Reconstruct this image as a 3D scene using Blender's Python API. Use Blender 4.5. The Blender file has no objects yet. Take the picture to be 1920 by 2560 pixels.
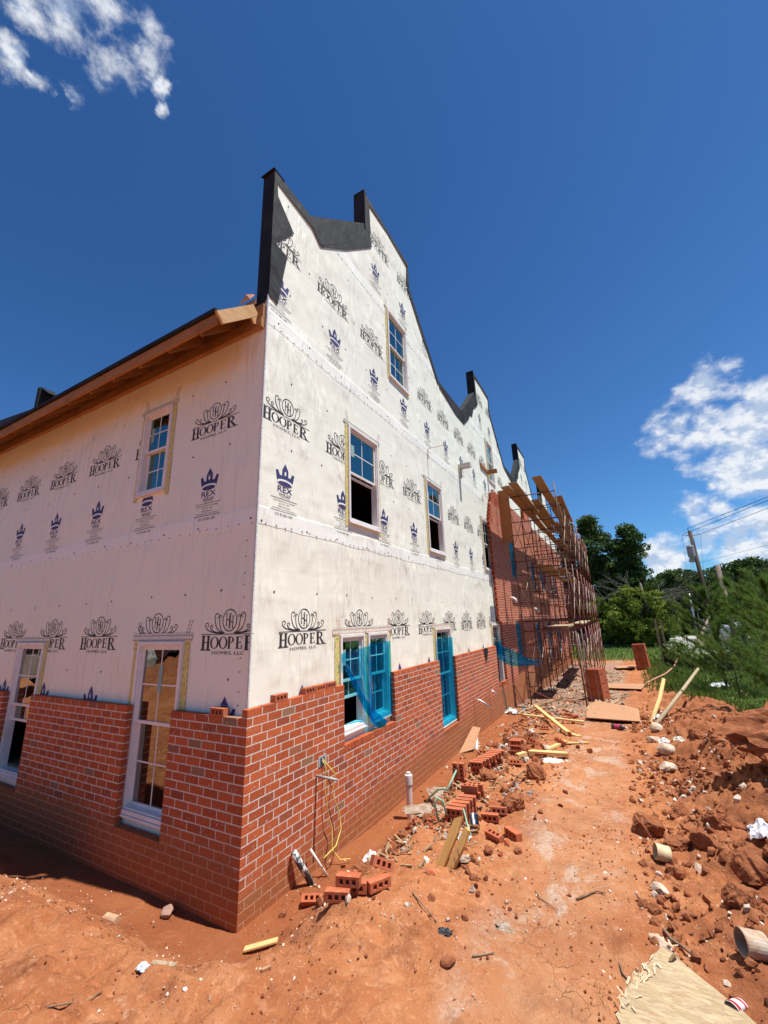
import bpy, math, random
import numpy as np
from mathutils import Vector, Matrix
R=math.radians
random.seed(7); rng=np.random.default_rng(7)
S=bpy.context.scene
COL=S.collection
# ------------------------------------------------------------------ camera
cam_d=bpy.data.cameras.new('camera'); cam=bpy.data.objects.new('camera',cam_d); COL.objects.link(cam)
cam_d.sensor_fit='HORIZONTAL'; cam_d.sensor_width=36; cam_d.lens=36*1028.32/1920
cam_d.clip_start=.05; cam_d.clip_end=6000
_r=Vector((0.8744697,0.4841097,-0.0306700)); _u=Vector((0.1501407,-0.2099999,0.9661045)); _f=Vector((-0.4612598,0.8494339,0.2563231))
M=Matrix((( _r.x,_u.x,-_f.x,3.23470),(_r.y,_u.y,-_f.y,-3.10204),(_r.z,_u.z,-_f.z,0.78223),(0,0,0,1)))
cam.matrix_world=M; S.camera=cam
# ------------------------------------------------------------------ sun, sky, exposure
SUN=Vector((.353,.055,1.0)).normalized()
sd=bpy.data.lights.new('sun','SUN'); sd.energy=5.0; sd.angle=R(.53); sd.color=(1,.985,.955)
so=bpy.data.objects.new('sun',sd); COL.objects.link(so); so.rotation_euler=SUN.to_track_quat('Z','Y').to_euler()
S.view_settings.view_transform='Standard'; S.view_settings.look='None'; S.view_settings.exposure=0.55; S.view_settings.gamma=1
W=bpy.data.worlds.new('World'); S.world=W; W.use_nodes=True
nt=W.node_tree; nt.nodes.clear()
class NG:
    def __init__(s,nt): s.nt=nt
    def n(s,t,ins=None,**k):
        x=s.nt.nodes.new(t)
        for a,b in k.items(): setattr(x,a,b)
        if ins:
            for a,b in ins.items():
                if isinstance(b,bpy.types.NodeSocket): s.nt.links.new(b,x.inputs[a])
                elif isinstance(b,bpy.types.Node): s.nt.links.new(b.outputs[0],x.inputs[a])
                else: x.inputs[a].default_value=b
        return x
    def math(s,op,a,b=0.0,c=0.0,clamp=False):
        return s.n('ShaderNodeMath',{0:a,1:b,2:c},operation=op,use_clamp=clamp).outputs[0]
    def vmath(s,op,a,b=(0,0,0)):
        return s.n('ShaderNodeVectorMath',{0:a,1:b},operation=op)
    def mix(s,f,a,b,blend='MIX'):
        x=s.n('ShaderNodeMix',data_type='RGBA',blend_type=blend)
        for i,v in ((0,f),(6,a),(7,b)):
            if isinstance(v,bpy.types.NodeSocket): s.nt.links.new(v,x.inputs[i])
            else: x.inputs[i].default_value=(tuple(v)+(1,)) if (i>0 and len(v)==3) else v
        return x.outputs[2]
    def rng(s,v,a,b,c=0.0,d=1.0,interp='SMOOTHSTEP'):
        return s.n('ShaderNodeMapRange',{0:v,1:a,2:b,3:c,4:d},interpolation_type=interp).outputs[0]
    def noise(s,vec,scale,detail=4,rough=.55,dist=0.0):
        return s.n('ShaderNodeTexNoise',{'Vector':vec,'Scale':scale,'Detail':detail,'Roughness':rough,'Distortion':dist})
    def map(s,vec,scale=(1,1,1),rot=(0,0,0),loc=(0,0,0)):
        return s.n('ShaderNodeMapping',{0:vec,1:loc,2:rot,3:scale}).outputs[0]
g=NG(nt)
tc=g.n('ShaderNodeTexCoord').outputs['Generated']
sky=g.n('ShaderNodeTexSky',sky_type='NISHITA',sun_disc=False,sun_elevation=math.asin(SUN.z),sun_rotation=math.atan2(SUN.x,SUN.y),altitude=200,air_density=1.0,dust_density=.3,ozone_density=2.2)
BL=[(-0.5120,0.1592,0.8441,0.073),(-0.5037,0.2014,0.8400,0.038),(-0.5442,0.1181,0.8306,0.051),(-0.5099,0.2402,0.8260,0.016),(-0.5238,0.2565,0.8123,0.012),(-0.6272,0.1020,0.7721,0.029),(-0.6232,0.1329,0.7707,0.018),(-0.5971,0.1664,0.7847,0.018),(-0.5767,0.0922,0.8117,0.028),(-0.4794,0.1951,0.8556,0.034),(0.2092,0.8913,0.4023,0.039),(0.2403,0.8758,0.4187,0.023),(0.1527,0.9253,0.3470,0.045),(0.1924,0.9268,0.3226,0.057),(0.2417,0.9244,0.2952,0.063),(0.2820,0.8911,0.3556,0.032),(0.2760,0.9037,0.3273,0.041),(0.2712,0.9317,0.2418,0.070),(0.2224,0.9432,0.2468,0.051),(0.1594,0.9685,0.1913,0.034),(0.1930,0.9623,0.1918,0.024),(0.2491,0.9563,0.1529,0.037),(0.2193,0.9653,0.1414,0.024),(0.1008,0.9894,0.1047,0.042),(0.1701,0.9774,0.1257,0.035),(0.2076,0.9721,0.1093,0.045),(0.2463,0.9640,0.0998,0.045),(0.0754,0.9903,0.1168,0.024),(0.1866,0.9548,0.2315,0.012)]
wn=g.noise(tc,9,6,.6)
wo=g.vmath('SCALE',g.vmath('SUBTRACT',wn.outputs['Color'],(.5,.5,.5)).outputs[0]); wo.inputs['Scale'].default_value=.045
wo2=g.vmath('SCALE',g.vmath('SUBTRACT',g.noise(tc,38,6,.65).outputs['Color'],(.5,.5,.5)).outputs[0]);wo2.inputs['Scale'].default_value=.030
wd=g.vmath('ADD',g.vmath('ADD',tc,wo.outputs[0]).outputs[0],wo2.outputs[0]).outputs[0]
msk=None
for x,y,z,r in BL:
    d=g.vmath('DISTANCE',wd,(x,y,z)).outputs['Value']
    m=g.rng(d,r*1.75,r*.1,0,1,'LINEAR')
    msk=m if msk is None else g.math('MAXIMUM',msk,m)
n1=g.noise(g.map(tc,(1,1,1.5)),15,12,.6,.1).outputs[0]
cm=g.math('ADD',msk,g.math('MULTIPLY',g.math('SUBTRACT',n1,.5),2.1))
cm=g.math('ADD',cm,g.rng(g.n('ShaderNodeSeparateXYZ',{0:tc}).outputs[2],.65,.45,-.04,.16));fac=g.rng(cm,.40,1.10)
gate=g.rng(msk,.0,.12)
fac=g.math('MULTIPLY',fac,gate)
# cloud brightness: bright tops, blue-grey bases
n2=g.noise(g.map(tc,(1,1,1.5),loc=(0,0,.03)),15,12,.6,.1).outputs[0]
lit=g.rng(g.math('SUBTRACT',n1,n2),-.08,.10)
dens=g.rng(cm,.75,1.6)
lit=g.math('MULTIPLY_ADD',dens,-.45,g.math('ADD',lit,.30),clamp=True)
ccol=g.mix(lit,(5.2,6.9,9.8),(11.8,12.2,12.8))
sx_=g.n('ShaderNodeSeparateXYZ',{0:tc})
lowm=g.math('MULTIPLY_ADD',sx_.outputs[0],.28,g.rng(sx_.outputs[2],.85,.05,0,.75,'LINEAR'))
skc=g.mix(lowm,g.mix(1.0,sky.outputs[0],(.44,.90,1.42),'MULTIPLY'),g.mix(1.0,sky.outputs[0],(.74,1.36,1.88),'MULTIPLY'))
final=g.mix(g.math('MULTIPLY',fac,.95),skc,ccol)
bg=g.n('ShaderNodeBackground',{0:final,1:.052}); out=g.n('ShaderNodeOutputWorld'); nt.links.new(bg.outputs[0],out.inputs[0])

# ------------------------------------------------------------------ numpy value noise
def _h(ix,iy,s):
    n=(ix.astype(np.int64)*374761393+iy.astype(np.int64)*668265263+s*974634777)&0xFFFFFFFF
    n=((n^(n>>13))*1274126177)&0xFFFFFFFF
    return ((n^(n>>16))&0xFFFF)/65535.0
def vn(x,y,s=0):
    x=np.asarray(x,float);y=np.asarray(y,float)
    ix=np.floor(x);iy=np.floor(y);fx=x-ix;fy=y-iy
    fx=fx*fx*fx*(fx*(fx*6-15)+10);fy=fy*fy*fy*(fy*(fy*6-15)+10)
    a=_h(ix,iy,s);b=_h(ix+1,iy,s);c=_h(ix,iy+1,s);d=_h(ix+1,iy+1,s)
    return (a+(b-a)*fx)*(1-fy)+(c+(d-c)*fx)*fy-.5
def fbm(x,y,o=4,s=0):
    t=0;a=1
    for i in range(o):
        t=t+a*vn(x*2**i+17.3*i,y*2**i-9.1*i,s+i);a*=.5
    return t
def sst(a,b,x):
    t=np.clip((x-a)/(b-a),0,1); return t*t*(3-2*t)
PX,PZ=zip(*[(-8,-1.1),(-3,-1.2),(-1,-1.28),(0,-1.33),(2,-1.43),(4,-1.53),(7,-1.68),(10,-1.82),(13,-1.95),(17,-2.15),(25,-2.35),(40,-2.45),(60,-2.5),(2000,-2.5)])
WX,WZ=zip(*[(-1,-1.72),(1,-1.75),(2.4,-1.82),(7,-1.8),(9.4,-1.85),(11.7,-1.96),(16.6,-2.18),(26,-2.36),(60,-2.5)])
def ground(x,y):
    x=np.asarray(x,float);y=np.asarray(y,float)
    b=np.interp(y,PX,PZ)
    d=np.where((x<0)&(y<0),-y,np.where(x<0,np.where(y>31,y-31,0),np.where(y<0,np.hypot(x,y),x)))
    w=np.interp(y,WX,WZ)
    t=sst(.25,1.15,d)
    z=w*(1-t)+b*t
    z=z+np.where(y>0,.06*np.exp(-((d-1.1)/.35)**2)*(1-sst(8,12,y)),0)
    m=sst(3.5,5.2,x+.08*y)*(1-sst(8.2,11,x))*(1-sst(7,11.5,y))*sst(-3.5,.5,y)
    m2=np.exp(-((x-5.1)/.8)**2-((y-3.6)/1.3)**2)
    m3=np.exp(-((x-5.0)/.55)**2-((y-11.5)/2.6)**2)
    z=z+.42*m+.22*m2+.3*m3
    # soil bank behind the camera on the left (seen in the window glass)
    z=z+1.6*np.exp(-((x+8.5)/3.2)**2-((y+7.0)/1.9)**2)
    # roughness: smooth on the trodden path and in the silted trench
    pathx=2.55+.25*np.sin(y*.35)
    onp=np.exp(-((x-pathx)/(.75))**2)
    tr=1-sst(.2,.9,d)
    rough=np.clip(1-.72*onp,.2,1)*np.clip(1-.85*tr,.12,1)*(1-.75*sst(30,45,y))
    rough=rough*np.where(x>3.3,1.5,1)
    n=.05*fbm(x*1.1,y*1.1,3,1)+.075*fbm(x*3.3+5,y*3.3,3,9)*(.35+.65*np.clip(vn(x*.9,y*.9,77)+.5,0,1))
    r=np.abs(fbm(x*6.5,y*6.5,3,31))
    n=n+.05*(.25-r)*np.clip(.3+1.2*vn(x*1.6,y*1.6,55)+.2,0,1)
    n=n+.034*fbm(x*13,y*13,4,21)*(.5+np.clip(fbm(x*2.3,y*2.3,2,91)*1.6+.4,0,1.2))+.011*fbm(x*42,y*42,2,41)+.03*np.clip(fbm(x*5,y*5,2,88)-.25,0,1)
    bank=sst(3.3,4.0,x)*(1-sst(8,10,x))*(1-sst(14,20,y))
    n=n+bank*.13*fbm(x*2.2+3,y*2.2,4,63)
    return z+n*rough
def gz(x,y): return float(ground(np.array([x]),np.array([y]))[0])

# ------------------------------------------------------------------ object helpers
def tag(o,label=None,cat=None,group=None,kind=None,category=None):
    cat=cat or category
    if label:o['label']=label
    if cat:o['category']=cat
    if group:o['group']=group
    if kind:o['kind']=kind
    return o
def empty(name,loc=(0,0,0),rz=0,**k):
    o=bpy.data.objects.new(name,None);COL.objects.link(o);o.location=loc;o.rotation_euler=(0,0,rz);o.empty_display_size=.1
    return tag(o,**k)
class MB:
    def __init__(s): s.v=[];s.f=[];s.m=[];s.c=[];s.cur=0;s.cc=(1,1,1,1);s.hasc=False;s.smooth=False
    def add(s,vs,fs,mi=None,c=None):
        b=len(s.v);s.v.extend([tuple(p) for p in vs])
        for q in fs:
            s.f.append(tuple(i+b for i in q));s.m.append(s.cur if mi is None else mi)
        if c is not None:s.hasc=True
        s.c.extend([(c or s.cc)]*len(vs))
    def box(s,a,b,mi=None,c=None):
        x0,y0,z0=a;x1,y1,z1=b
        if x0>x1:x0,x1=x1,x0
        if y0>y1:y0,y1=y1,y0
        if z0>z1:z0,z1=z1,z0
        s.add([(x0,y0,z0),(x1,y0,z0),(x1,y1,z0),(x0,y1,z0),(x0,y0,z1),(x1,y0,z1),(x1,y1,z1),(x0,y1,z1)],
              [(0,3,2,1),(4,5,6,7),(0,1,5,4),(1,2,6,5),(2,3,7,6),(3,0,4,7)],mi,c)
    def obox(s,p0,p1,w,h,up=(0,0,1),mi=None,c=None):
        p0=Vector(p0);p1=Vector(p1);d=(p1-p0).normalized();up=Vector(up)
        sx=d.cross(up)
        if sx.length<1e-4:sx=d.cross(Vector((0,1,0)))
        sx.normalize();sz=sx.cross(d).normalized()
        vs=[]
        for p in(p0,p1):
            for a,b in((-1,-1),(1,-1),(1,1),(-1,1)):vs.append(p+sx*(a*w/2)+sz*(b*h/2))
        s.add(vs,[(0,1,2,3)[::-1],(4,5,6,7),(0,1,5,4),(1,2,6,5),(2,3,7,6),(3,0,4,7)],mi,c)
    def tube(s,pts,r,n=8,cap=True,mi=None,c=None,r2=None):
        pts=[Vector(p) for p in pts];vs=[];k=len(pts);prev=None
        for i,p in enumerate(pts):
            d=(pts[min(i+1,k-1)]-pts[max(i-1,0)]).normalized()
            if prev is None:
                a=d.cross(Vector((0,0,1)));a=a if a.length>1e-3 else d.cross(Vector((0,1,0)))
            else:a=prev-d*prev.dot(d)
            a.normalize();prev=a;b=d.cross(a)
            rr=r if r2 is None else r+(r2-r)*i/(k-1)
            for j in range(n):
                t=2*math.pi*j/n;vs.append(p+a*(math.cos(t)*rr)+b*(math.sin(t)*rr))
        fs=[]
        for i in range(k-1):
            for j in range(n):
                q=(j+1)%n;fs.append((i*n+j,i*n+q,(i+1)*n+q,(i+1)*n+j))
        if cap:fs.append(tuple(range(n))[::-1]);fs.append(tuple((k-1)*n+j for j in range(n)))
        s.add(vs,fs,mi,c)
    def lathe(s,prof,n=20,mi=None,c=None,mat=None):
        vs=[];k=len(prof)
        for r,z in prof:
            for j in range(n):
                t=2*math.pi*j/n;vs.append((r*math.cos(t),r*math.sin(t),z))
        if mat is not None:vs=[mat@Vector(p) for p in vs]
        fs=[(i*n+j,i*n+(j+1)%n,(i+1)*n+(j+1)%n,(i+1)*n+j) for i in range(k-1) for j in range(n)]
        s.add(vs,fs,mi,c)
    def build(s,name,mats,parent=None,smooth=False,bevel=0,solid=0,**k):
        me=bpy.data.meshes.new(name);me.from_pydata(s.v,[],s.f)
        if not isinstance(mats,(list,tuple)):mats=[mats]
        for m in mats:me.materials.append(m)
        if len(mats)>1:me.polygons.foreach_set('material_index',s.m)
        if s.hasc:
            ca=me.color_attributes.new('col','FLOAT_COLOR','POINT');ca.data.foreach_set('color',np.array(s.c,dtype=np.float32).ravel())
        me.polygons.foreach_set('use_smooth',[bool(smooth)]*len(s.f))
        me.update()
        o=bpy.data.objects.new(name,me);COL.objects.link(o)
        if parent:o.parent=parent
        if bevel:
            b=o.modifiers.new('b','BEVEL');b.width=bevel;b.segments=2;b.limit_method='ANGLE'
        if solid:
            b=o.modifiers.new('s','SOLIDIFY');b.thickness=solid;b.offset=0
        return tag(o,**k)
def np_mesh(name,V,F,mats,col=None,parent=None,smooth=False,mi=None,**k):
    me=bpy.data.meshes.new(name);V=np.asarray(V,np.float32);F=np.asarray(F,np.int32);n=F.shape[1]
    me.vertices.add(len(V));me.vertices.foreach_set('co',V.ravel())
    me.loops.add(F.size);me.loops.foreach_set('vertex_index',F.ravel())
    me.polygons.add(len(F));me.polygons.foreach_set('loop_start',np.arange(0,F.size,n,dtype=np.int32));me.polygons.foreach_set('loop_total',np.full(len(F),n,np.int32))
    if not isinstance(mats,(list,tuple)):mats=[mats]
    for m in mats:me.materials.append(m)
    if mi is not None:me.polygons.foreach_set('material_index',np.asarray(mi,np.int32))
    me.polygons.foreach_set('use_smooth',np.full(len(F),bool(smooth)))
    me.update(calc_edges=True);me.validate()
    if col is not None:
        ca=me.color_attributes.new('col','FLOAT_COLOR','POINT');ca.data.foreach_set('color',np.asarray(col,np.float32).ravel())
    o=bpy.data.objects.new(name,me);COL.objects.link(o)
    if parent:o.parent=parent
    return tag(o,**k)
def copy_tree(o,parent=None):
    c=o.copy();COL.objects.link(c);c.parent=parent
    for ch in list(o.children):copy_tree(ch,c)
    return c

# ------------------------------------------------------------------ materials
def newmat(name):
    m=bpy.data.materials.new(name);m.use_nodes=True;m.node_tree.nodes.clear();g=NG(m.node_tree)
    o=g.n('ShaderNodeOutputMaterial');return m,g,o
def pbsdf(g,o,col,rough=.7,bump=None,metal=0,spec=.4,**k):
    p=g.n('ShaderNodeBsdfPrincipled')
    def s(i,v):
        if isinstance(v,bpy.types.NodeSocket):g.nt.links.new(v,p.inputs[i])
        else:p.inputs[i].default_value=(tuple(v)+(1,)) if hasattr(v,'__len__') and len(v)==3 else v
    s('Base Color',col);s('Roughness',rough);s('Metallic',metal);s('Specular IOR Level',spec)
    for a,b in k.items():s(a,b)
    if bump is not None:g.nt.links.new(bump,p.inputs['Normal'])
    g.nt.links.new(p.outputs[0],o.inputs[0]);return p
def bump(g,h,dist,strength=1.0,nrm=None):
    b=g.n('ShaderNodeBump',{'Height':h,'Distance':dist,'Strength':strength})
    if nrm is not None:g.nt.links.new(nrm,b.inputs['Normal'])
    return b.outputs[0]
def simple(name,c1,c2=None,scale=6,rough=.7,bd=.0,metal=0,spec=.35,detail=5,stretch=(1,1,1),lo=.35,hi=.65,bs=None):
    m,g,o=newmat(name);t=g.n('ShaderNodeTexCoord').outputs['Object'];v=g.map(t,stretch)
    n=g.noise(v,scale,detail,.6).outputs[0]
    c=g.mix(g.rng(n,lo,hi),c1,c2 or tuple(x*.75 for x in c1))
    b=bump(g,g.noise(v,bs or scale*4,4,.6).outputs[0],bd) if bd else None
    pbsdf(g,o,c,rough,b,metal,spec);return m
def wood(name,c1,c2,axis=0,scale=3,rough=.75):
    st=[14,14,14];st[axis]=1
    m,g,o=newmat(name);t=g.n('ShaderNodeTexCoord').outputs['Object'];v=g.map(t,st)
    n=g.noise(v,scale,6,.65,.8).outputs[0];n2=g.noise(t,2.3,3).outputs[0]
    c=g.mix(g.rng(n,.35,.7),c1,c2);c=g.mix(g.rng(n2,.5,.75,0,.45),c,tuple(x*.6 for x in c2))
    pbsdf(g,o,c,rough,bump(g,n,.002),0,.3);return m
MT={}
# house wrap
def wrapmat():
    m,g,o=newmat('house_wrap');t=g.n('ShaderNodeTexCoord').outputs['Object']
    sx=g.n('ShaderNodeSeparateXYZ',{0:t})
    n1=g.noise(t,.55,4,.6).outputs[0];n2=g.noise(t,2.6,5,.65).outputs[0]
    c=g.mix(g.rng(n1,.35,.68),(.85,.832,.69),(.83,.795,.65))
    c=g.mix(g.rng(n2,.6,.85,0,.03),c,(.66,.59,.49))
    n7=g.noise(g.map(t,(3,3,.5)),3.2,5,.7).outputs[0]
    c=g.mix(g.rng(n7,.66,.88,0,.03),c,(.55,.46,.36))
    # lap bands (white double layer)
    z=sx.outputs[2];zw=g.math('ADD',z,g.math('MULTIPLY',g.math('SUBTRACT',g.noise(t,1.1,3).outputs[0],.5),.10))
    def band(z0,z1):
        return g.math('MULTIPLY',g.rng(zw,z0,z0+.012),g.rng(zw,z1,z1-.03))
    bm=g.math('MAXIMUM',g.math('MAXIMUM',band(1.86,2.09),band(4.47,4.70)),band(6.98,7.2))
    c=g.mix(g.math('MULTIPLY',bm,.6),c,(.88,.87,.79))
    # wood panel lines faintly
    # wrinkles
    def dirn(rot,st,sc,lo,hi):
        v=g.map(t,st,rot);return g.rng(g.noise(v,sc,3,.45,.6).outputs[0],lo,hi)
    w1=dirn((0,0,0),(.6,.6,3.5),1.5,.3,.7)
    w2=dirn((R(38),R(38),0),(3.6,3.6,.5),2.1,.35,.65)
    w3=dirn((R(-42),R(-35),0),(4,4,.55),1.7,.35,.65)
    w4=g.noise(t,26,4,.6).outputs[0]
    gate=g.rng(g.noise(t,.9,2).outputs[0],.42,.6)
    gate2=g.rng(g.noise(g.map(t,loc=(7,3,1)),.8,2).outputs[0],.45,.6)
    h=g.math('MULTIPLY',g.math('MULTIPLY',w2,1.4),gate);h=g.math('ADD',h,g.math('MULTIPLY',w3,gate2));h=g.math('ADD',h,g.math('MULTIPLY',w1,.12));h=g.math('ADD',h,g.math('MULTIPLY',g.noise(t,.8,2,.4,.3).outputs[0],1.0))
    w5=g.noise(g.map(t,(5,5,2.2),(R(20),R(20),0)),5,5,.6,.8).outputs[0]
    h=g.math('ADD',h,g.math('MULTIPLY',w5,.12))
    pl_=g.noise(g.map(t,(9,9,1.1)),1.8,3,.6,.3).outputs[0];pm=g.math('MAXIMUM',g.math('MULTIPLY',g.rng(z,1.45,1.85),g.rng(z,2.3,1.95)),g.math('MULTIPLY',g.rng(z,4.1,4.5),g.rng(z,4.95,4.65)));h=g.math('ADD',h,g.math('MULTIPLY',g.math('MULTIPLY',pl_,pm),.8));h=g.math('ADD',h,g.math('MULTIPLY',w4,.04));h=g.math('ADD',h,g.math('MULTIPLY',bm,.35))
    b=bump(g,h,.022,.5)
    pbsdf(g,o,c,.5,b,0,.35);return m
MT['wrap']=wrapmat()
MT['ink']=simple('black_print',(.022,.02,.022),(.05,.045,.045),30,.6)
MT['navy']=simple('navy_print',(.035,.035,.13),(.06,.06,.17),30,.6)
MT['inkgrey']=simple('grey_print',(.13,.13,.15),(.2,.2,.22),30,.6)
def brickmat(name='brick',base=(.51,.115,.036),dark=(.35,.072,.024)):
    m,g,o=newmat(name);t=g.n('ShaderNodeTexCoord').outputs['Object']
    at=g.n('ShaderNodeAttribute',attribute_name='col').outputs['Color']
    s=g.n('ShaderNodeSeparateColor',{0:at})
    c=g.mix(s.outputs[0],dark,base)
    n=g.noise(t,22,6,.7).outputs[0]
    c=g.mix(g.rng(n,.4,.7,0,.2),c,(.22,.045,.02))
    # odd tan bricks
    c=g.mix(g.rng(s.outputs[1],.975,.985,0,.8),c,(.33,.22,.11))
    c=g.mix(g.rng(s.outputs[1],.88,.91,0,.38),c,(.16,.055,.045))
    # mortar smears, thin strokes
    v=g.map(t,(3.2,3.2,1.5),(R(35),R(35),0));st=g.noise(v,14,4,.6,.5).outputs[0]
    big=g.noise(t,1.3,3).outputs[0]
    sm=g.math('MULTIPLY',g.rng(st,.59,.66),g.rng(big,.34,.62,.25,1.0))
    c=g.mix(g.math('MULTIPLY',sm,.55),c,(.60,.50,.44))
    # white haze patches
    c=g.mix(g.rng(g.noise(t,7,5,.7).outputs[0],.60,.85,0,.12),c,(.62,.5,.45))
    # splashed mud near the ground
    sp=g.n('ShaderNodeSeparateXYZ',{0:t})
    zz=g.math('ADD',sp.outputs[2],g.math('MULTIPLY',g.math('SUBTRACT',g.noise(t,2.2,4,.6).outputs[0],.5),.55))
    lim=g.math('MULTIPLY',g.rng(sp.outputs[0],-.12,-.02,-.27,0,'LINEAR'),1.0)
    zz=g.math('ADD',zz,lim)
    zz=g.math('ADD',zz,g.rng(sp.outputs[1],1.5,8,0,-.30,'LINEAR'))
    mud=g.rng(zz,-1.30,-1.66,0,.86)
    c=g.mix(mud,c,(.33,.115,.042))
    h=g.math('ADD',n,g.math('MULTIPLY',sm,.8))
    pbsdf(g,o,c,.82,bump(g,h,.0035),0,.25);return m
MT['brick']=brickmat()
def mortarmat():
    m,g,o=newmat('mortar');t=g.n('ShaderNodeTexCoord').outputs['Object']
    n=g.noise(t,24,5,.7).outputs[0];c=g.mix(g.rng(n,.3,.7),(.74,.67,.57),(.54,.47,.39))
    sp=g.n('ShaderNodeSeparateXYZ',{0:t})
    zz=g.math('ADD',sp.outputs[2],g.math('MULTIPLY',g.math('SUBTRACT',g.noise(t,2.2,4,.6).outputs[0],.5),.55))
    zz=g.math('ADD',zz,g.rng(sp.outputs[0],-.12,-.02,-.27,0,'LINEAR'))
    zz=g.math('ADD',zz,g.rng(sp.outputs[1],1.5,8,0,-.30,'LINEAR'))
    c=g.mix(g.rng(zz,-1.28,-1.60,0,.86),c,(.45,.21,.10))
    pbsdf(g,o,c,.9,bump(g,n,.006),0,.2);return m
MT['mortar']=mortarmat()
def felt():
    m,g,o=newmat('black_felt');t=g.n('ShaderNodeTexCoord').outputs['Object']
    n=g.noise(t,1.8,4,.6,.5).outputs[0];c=g.mix(g.rng(n,.35,.7),(.012,.013,.014),(.026,.027,.028))
    h=g.math('ADD',g.noise(g.map(t,(1,2,.9)),1.6,3,.5,1.0).outputs[0],g.math('MULTIPLY',g.noise(t,60,3).outputs[0],.03))
    pbsdf(g,o,c,.8,bump(g,h,.05,.8),0,.22);return m
MT['felt']=felt()
MT['vinyl']=simple('white_vinyl',(.80,.76,.72),(.72,.67,.62),5,.35,.0)
MT['vinylgrey']=simple('grey_vinyl',(.42,.41,.39),(.35,.34,.33),5,.4)
def glassmat(name,tint,tr=(.10,.13,.14),base=.17):
    m,g,o=newmat(name)
    fr=g.n('ShaderNodeFresnel',{'IOR':1.5});f=g.math('MAXIMUM',g.math('MULTIPLY_ADD',fr.outputs[0],1.6,base),0.0,clamp=True)
    t=g.n('ShaderNodeTexCoord').outputs['Object'];b=bump(g,g.noise(t,1.6,2).outputs[0],.01,.5)
    gl=g.n('ShaderNodeBsdfGlossy',{'Color':tint+(1,),'Roughness':.01});g.nt.links.new(b,gl.inputs['Normal'])
    trn=g.n('ShaderNodeBsdfTransparent',{'Color':tr+(1,)})
    mx=g.n('ShaderNodeMixShader',{0:f,1:trn,2:gl});g.nt.links.new(mx.outputs[0],o.inputs[0]);return m
MT['glass']=glassmat('window_glass',(.55,.92,.85))
MT['glass_low']=glassmat('clear_glass',(.95,.93,.85),(.22,.22,.2),.16)
def filmmat():
    m,g,o=newmat('blue_film');t=g.n('ShaderNodeTexCoord').outputs['Object']
    h=g.noise(g.map(t,(4,4,2),(R(30),R(20),0)),4,6,.65,2.2).outputs[0]
    b=bump(g,h,.04,1.0)
    tr=g.n('ShaderNodeBsdfTransparent',{'Color':(.16,.82,.97,1)})
    df=g.n('ShaderNodeBsdfDiffuse',{'Color':(.0,.16,.55,1)});g.nt.links.new(b,df.inputs['Normal'])
    tl=g.n('ShaderNodeBsdfTranslucent',{'Color':(.0,.25,.65,1)});g.nt.links.new(b,tl.inputs['Normal'])
    ds=g.n('ShaderNodeMixShader',{0:.4,1:df.outputs[0],2:tl.outputs[0]})
    m1=g.n('ShaderNodeMixShader',{0:.20,1:tr.outputs[0],2:ds.outputs[0]})
    gl=g.n('ShaderNodeBsdfGlossy',{'Color':(1,1,1,1),'Roughness':.14});g.nt.links.new(b,gl.inputs['Normal'])
    lw=g.n('ShaderNodeLayerWeight',{'Blend':.12});fr=g.n('ShaderNodeMath',{0:lw.outputs[0],1:.35},operation='MULTIPLY')
    m2=g.n('ShaderNodeMixShader',{0:fr.outputs[0],1:m1.outputs[0],2:gl.outputs[0]});g.nt.links.new(m2.outputs[0],o.inputs[0]);return m
MT['film']=filmmat()
def tapemat(name,c0,c1):
    m,g,o=newmat(name);t=g.n('ShaderNodeTexCoord').outputs['Object']
    n=g.noise(g.map(t,(30,30,14)),2.2,2,.5).outputs[0]
    c=g.mix(g.rng(n,.56,.60),c0,c1);pbsdf(g,o,c,.5,bump(g,g.noise(t,9,3).outputs[0],.01),0,.4);return m
MT['tape']=tapemat('yellow_tape',(.68,.58,.20),(.30,.24,.09))
MT['tapeclear']=tapemat('pale_tape',(.70,.66,.56),(.58,.54,.45))
MT['tapedot']=simple('tape_print',(.28,.22,.19),(.1,.1,.1),20,.6)
MT['tapeorange']=simple('orange_print',(.62,.20,.07),(.5,.15,.06),20,.6)
MT['lumber']=wood('pine_lumber',(.72,.47,.20),(.56,.33,.12),0)
MT['lumbery']=wood('pine_lumber_y',(.60,.36,.16),(.45,.25,.10),1)
MT['fascia']=wood('orange_fascia',(.40,.19,.065),(.29,.125,.04),0)
MT['plank']=wood('scaffold_plank',(.36,.22,.11),(.24,.14,.07),1)
MT['ply']=simple('strand_board',(.48,.26,.14),(.33,.15,.07),26,.85,.005,detail=6,stretch=(1,2.2,1),lo=.35,hi=.7)
MT['plypale']=simple('weathered_board',(.46,.36,.23),(.28,.19,.10),30,.85,.006,detail=6,stretch=(2.6,1,1),lo=.38,hi=.68)
MT['steel_red']=simple('red_scaffold_paint',(.24,.040,.030),(.15,.05,.035),7,.5,.0)
MT['steel_dull']=simple('rusty_scaffold_tube',(.15,.085,.06),(.09,.055,.05),9,.55)
MT['guard']=simple('white_tube',(.50,.43,.38),(.30,.16,.12),3,.5)
MT['brace']=simple('pale_brace',(.50,.40,.32),(.30,.16,.11),4,.5)
MT['pvc']=simple('white_pvc',(.75,.72,.68),(.62,.52,.44),8,.35)
MT['rock']=simple('pale_stone',(.55,.44,.34),(.42,.29,.20),7,.9,.01)
MT['galv']=simple('grey_metal',(.33,.34,.36),(.25,.26,.28),6,.4,metal=.6)
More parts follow.
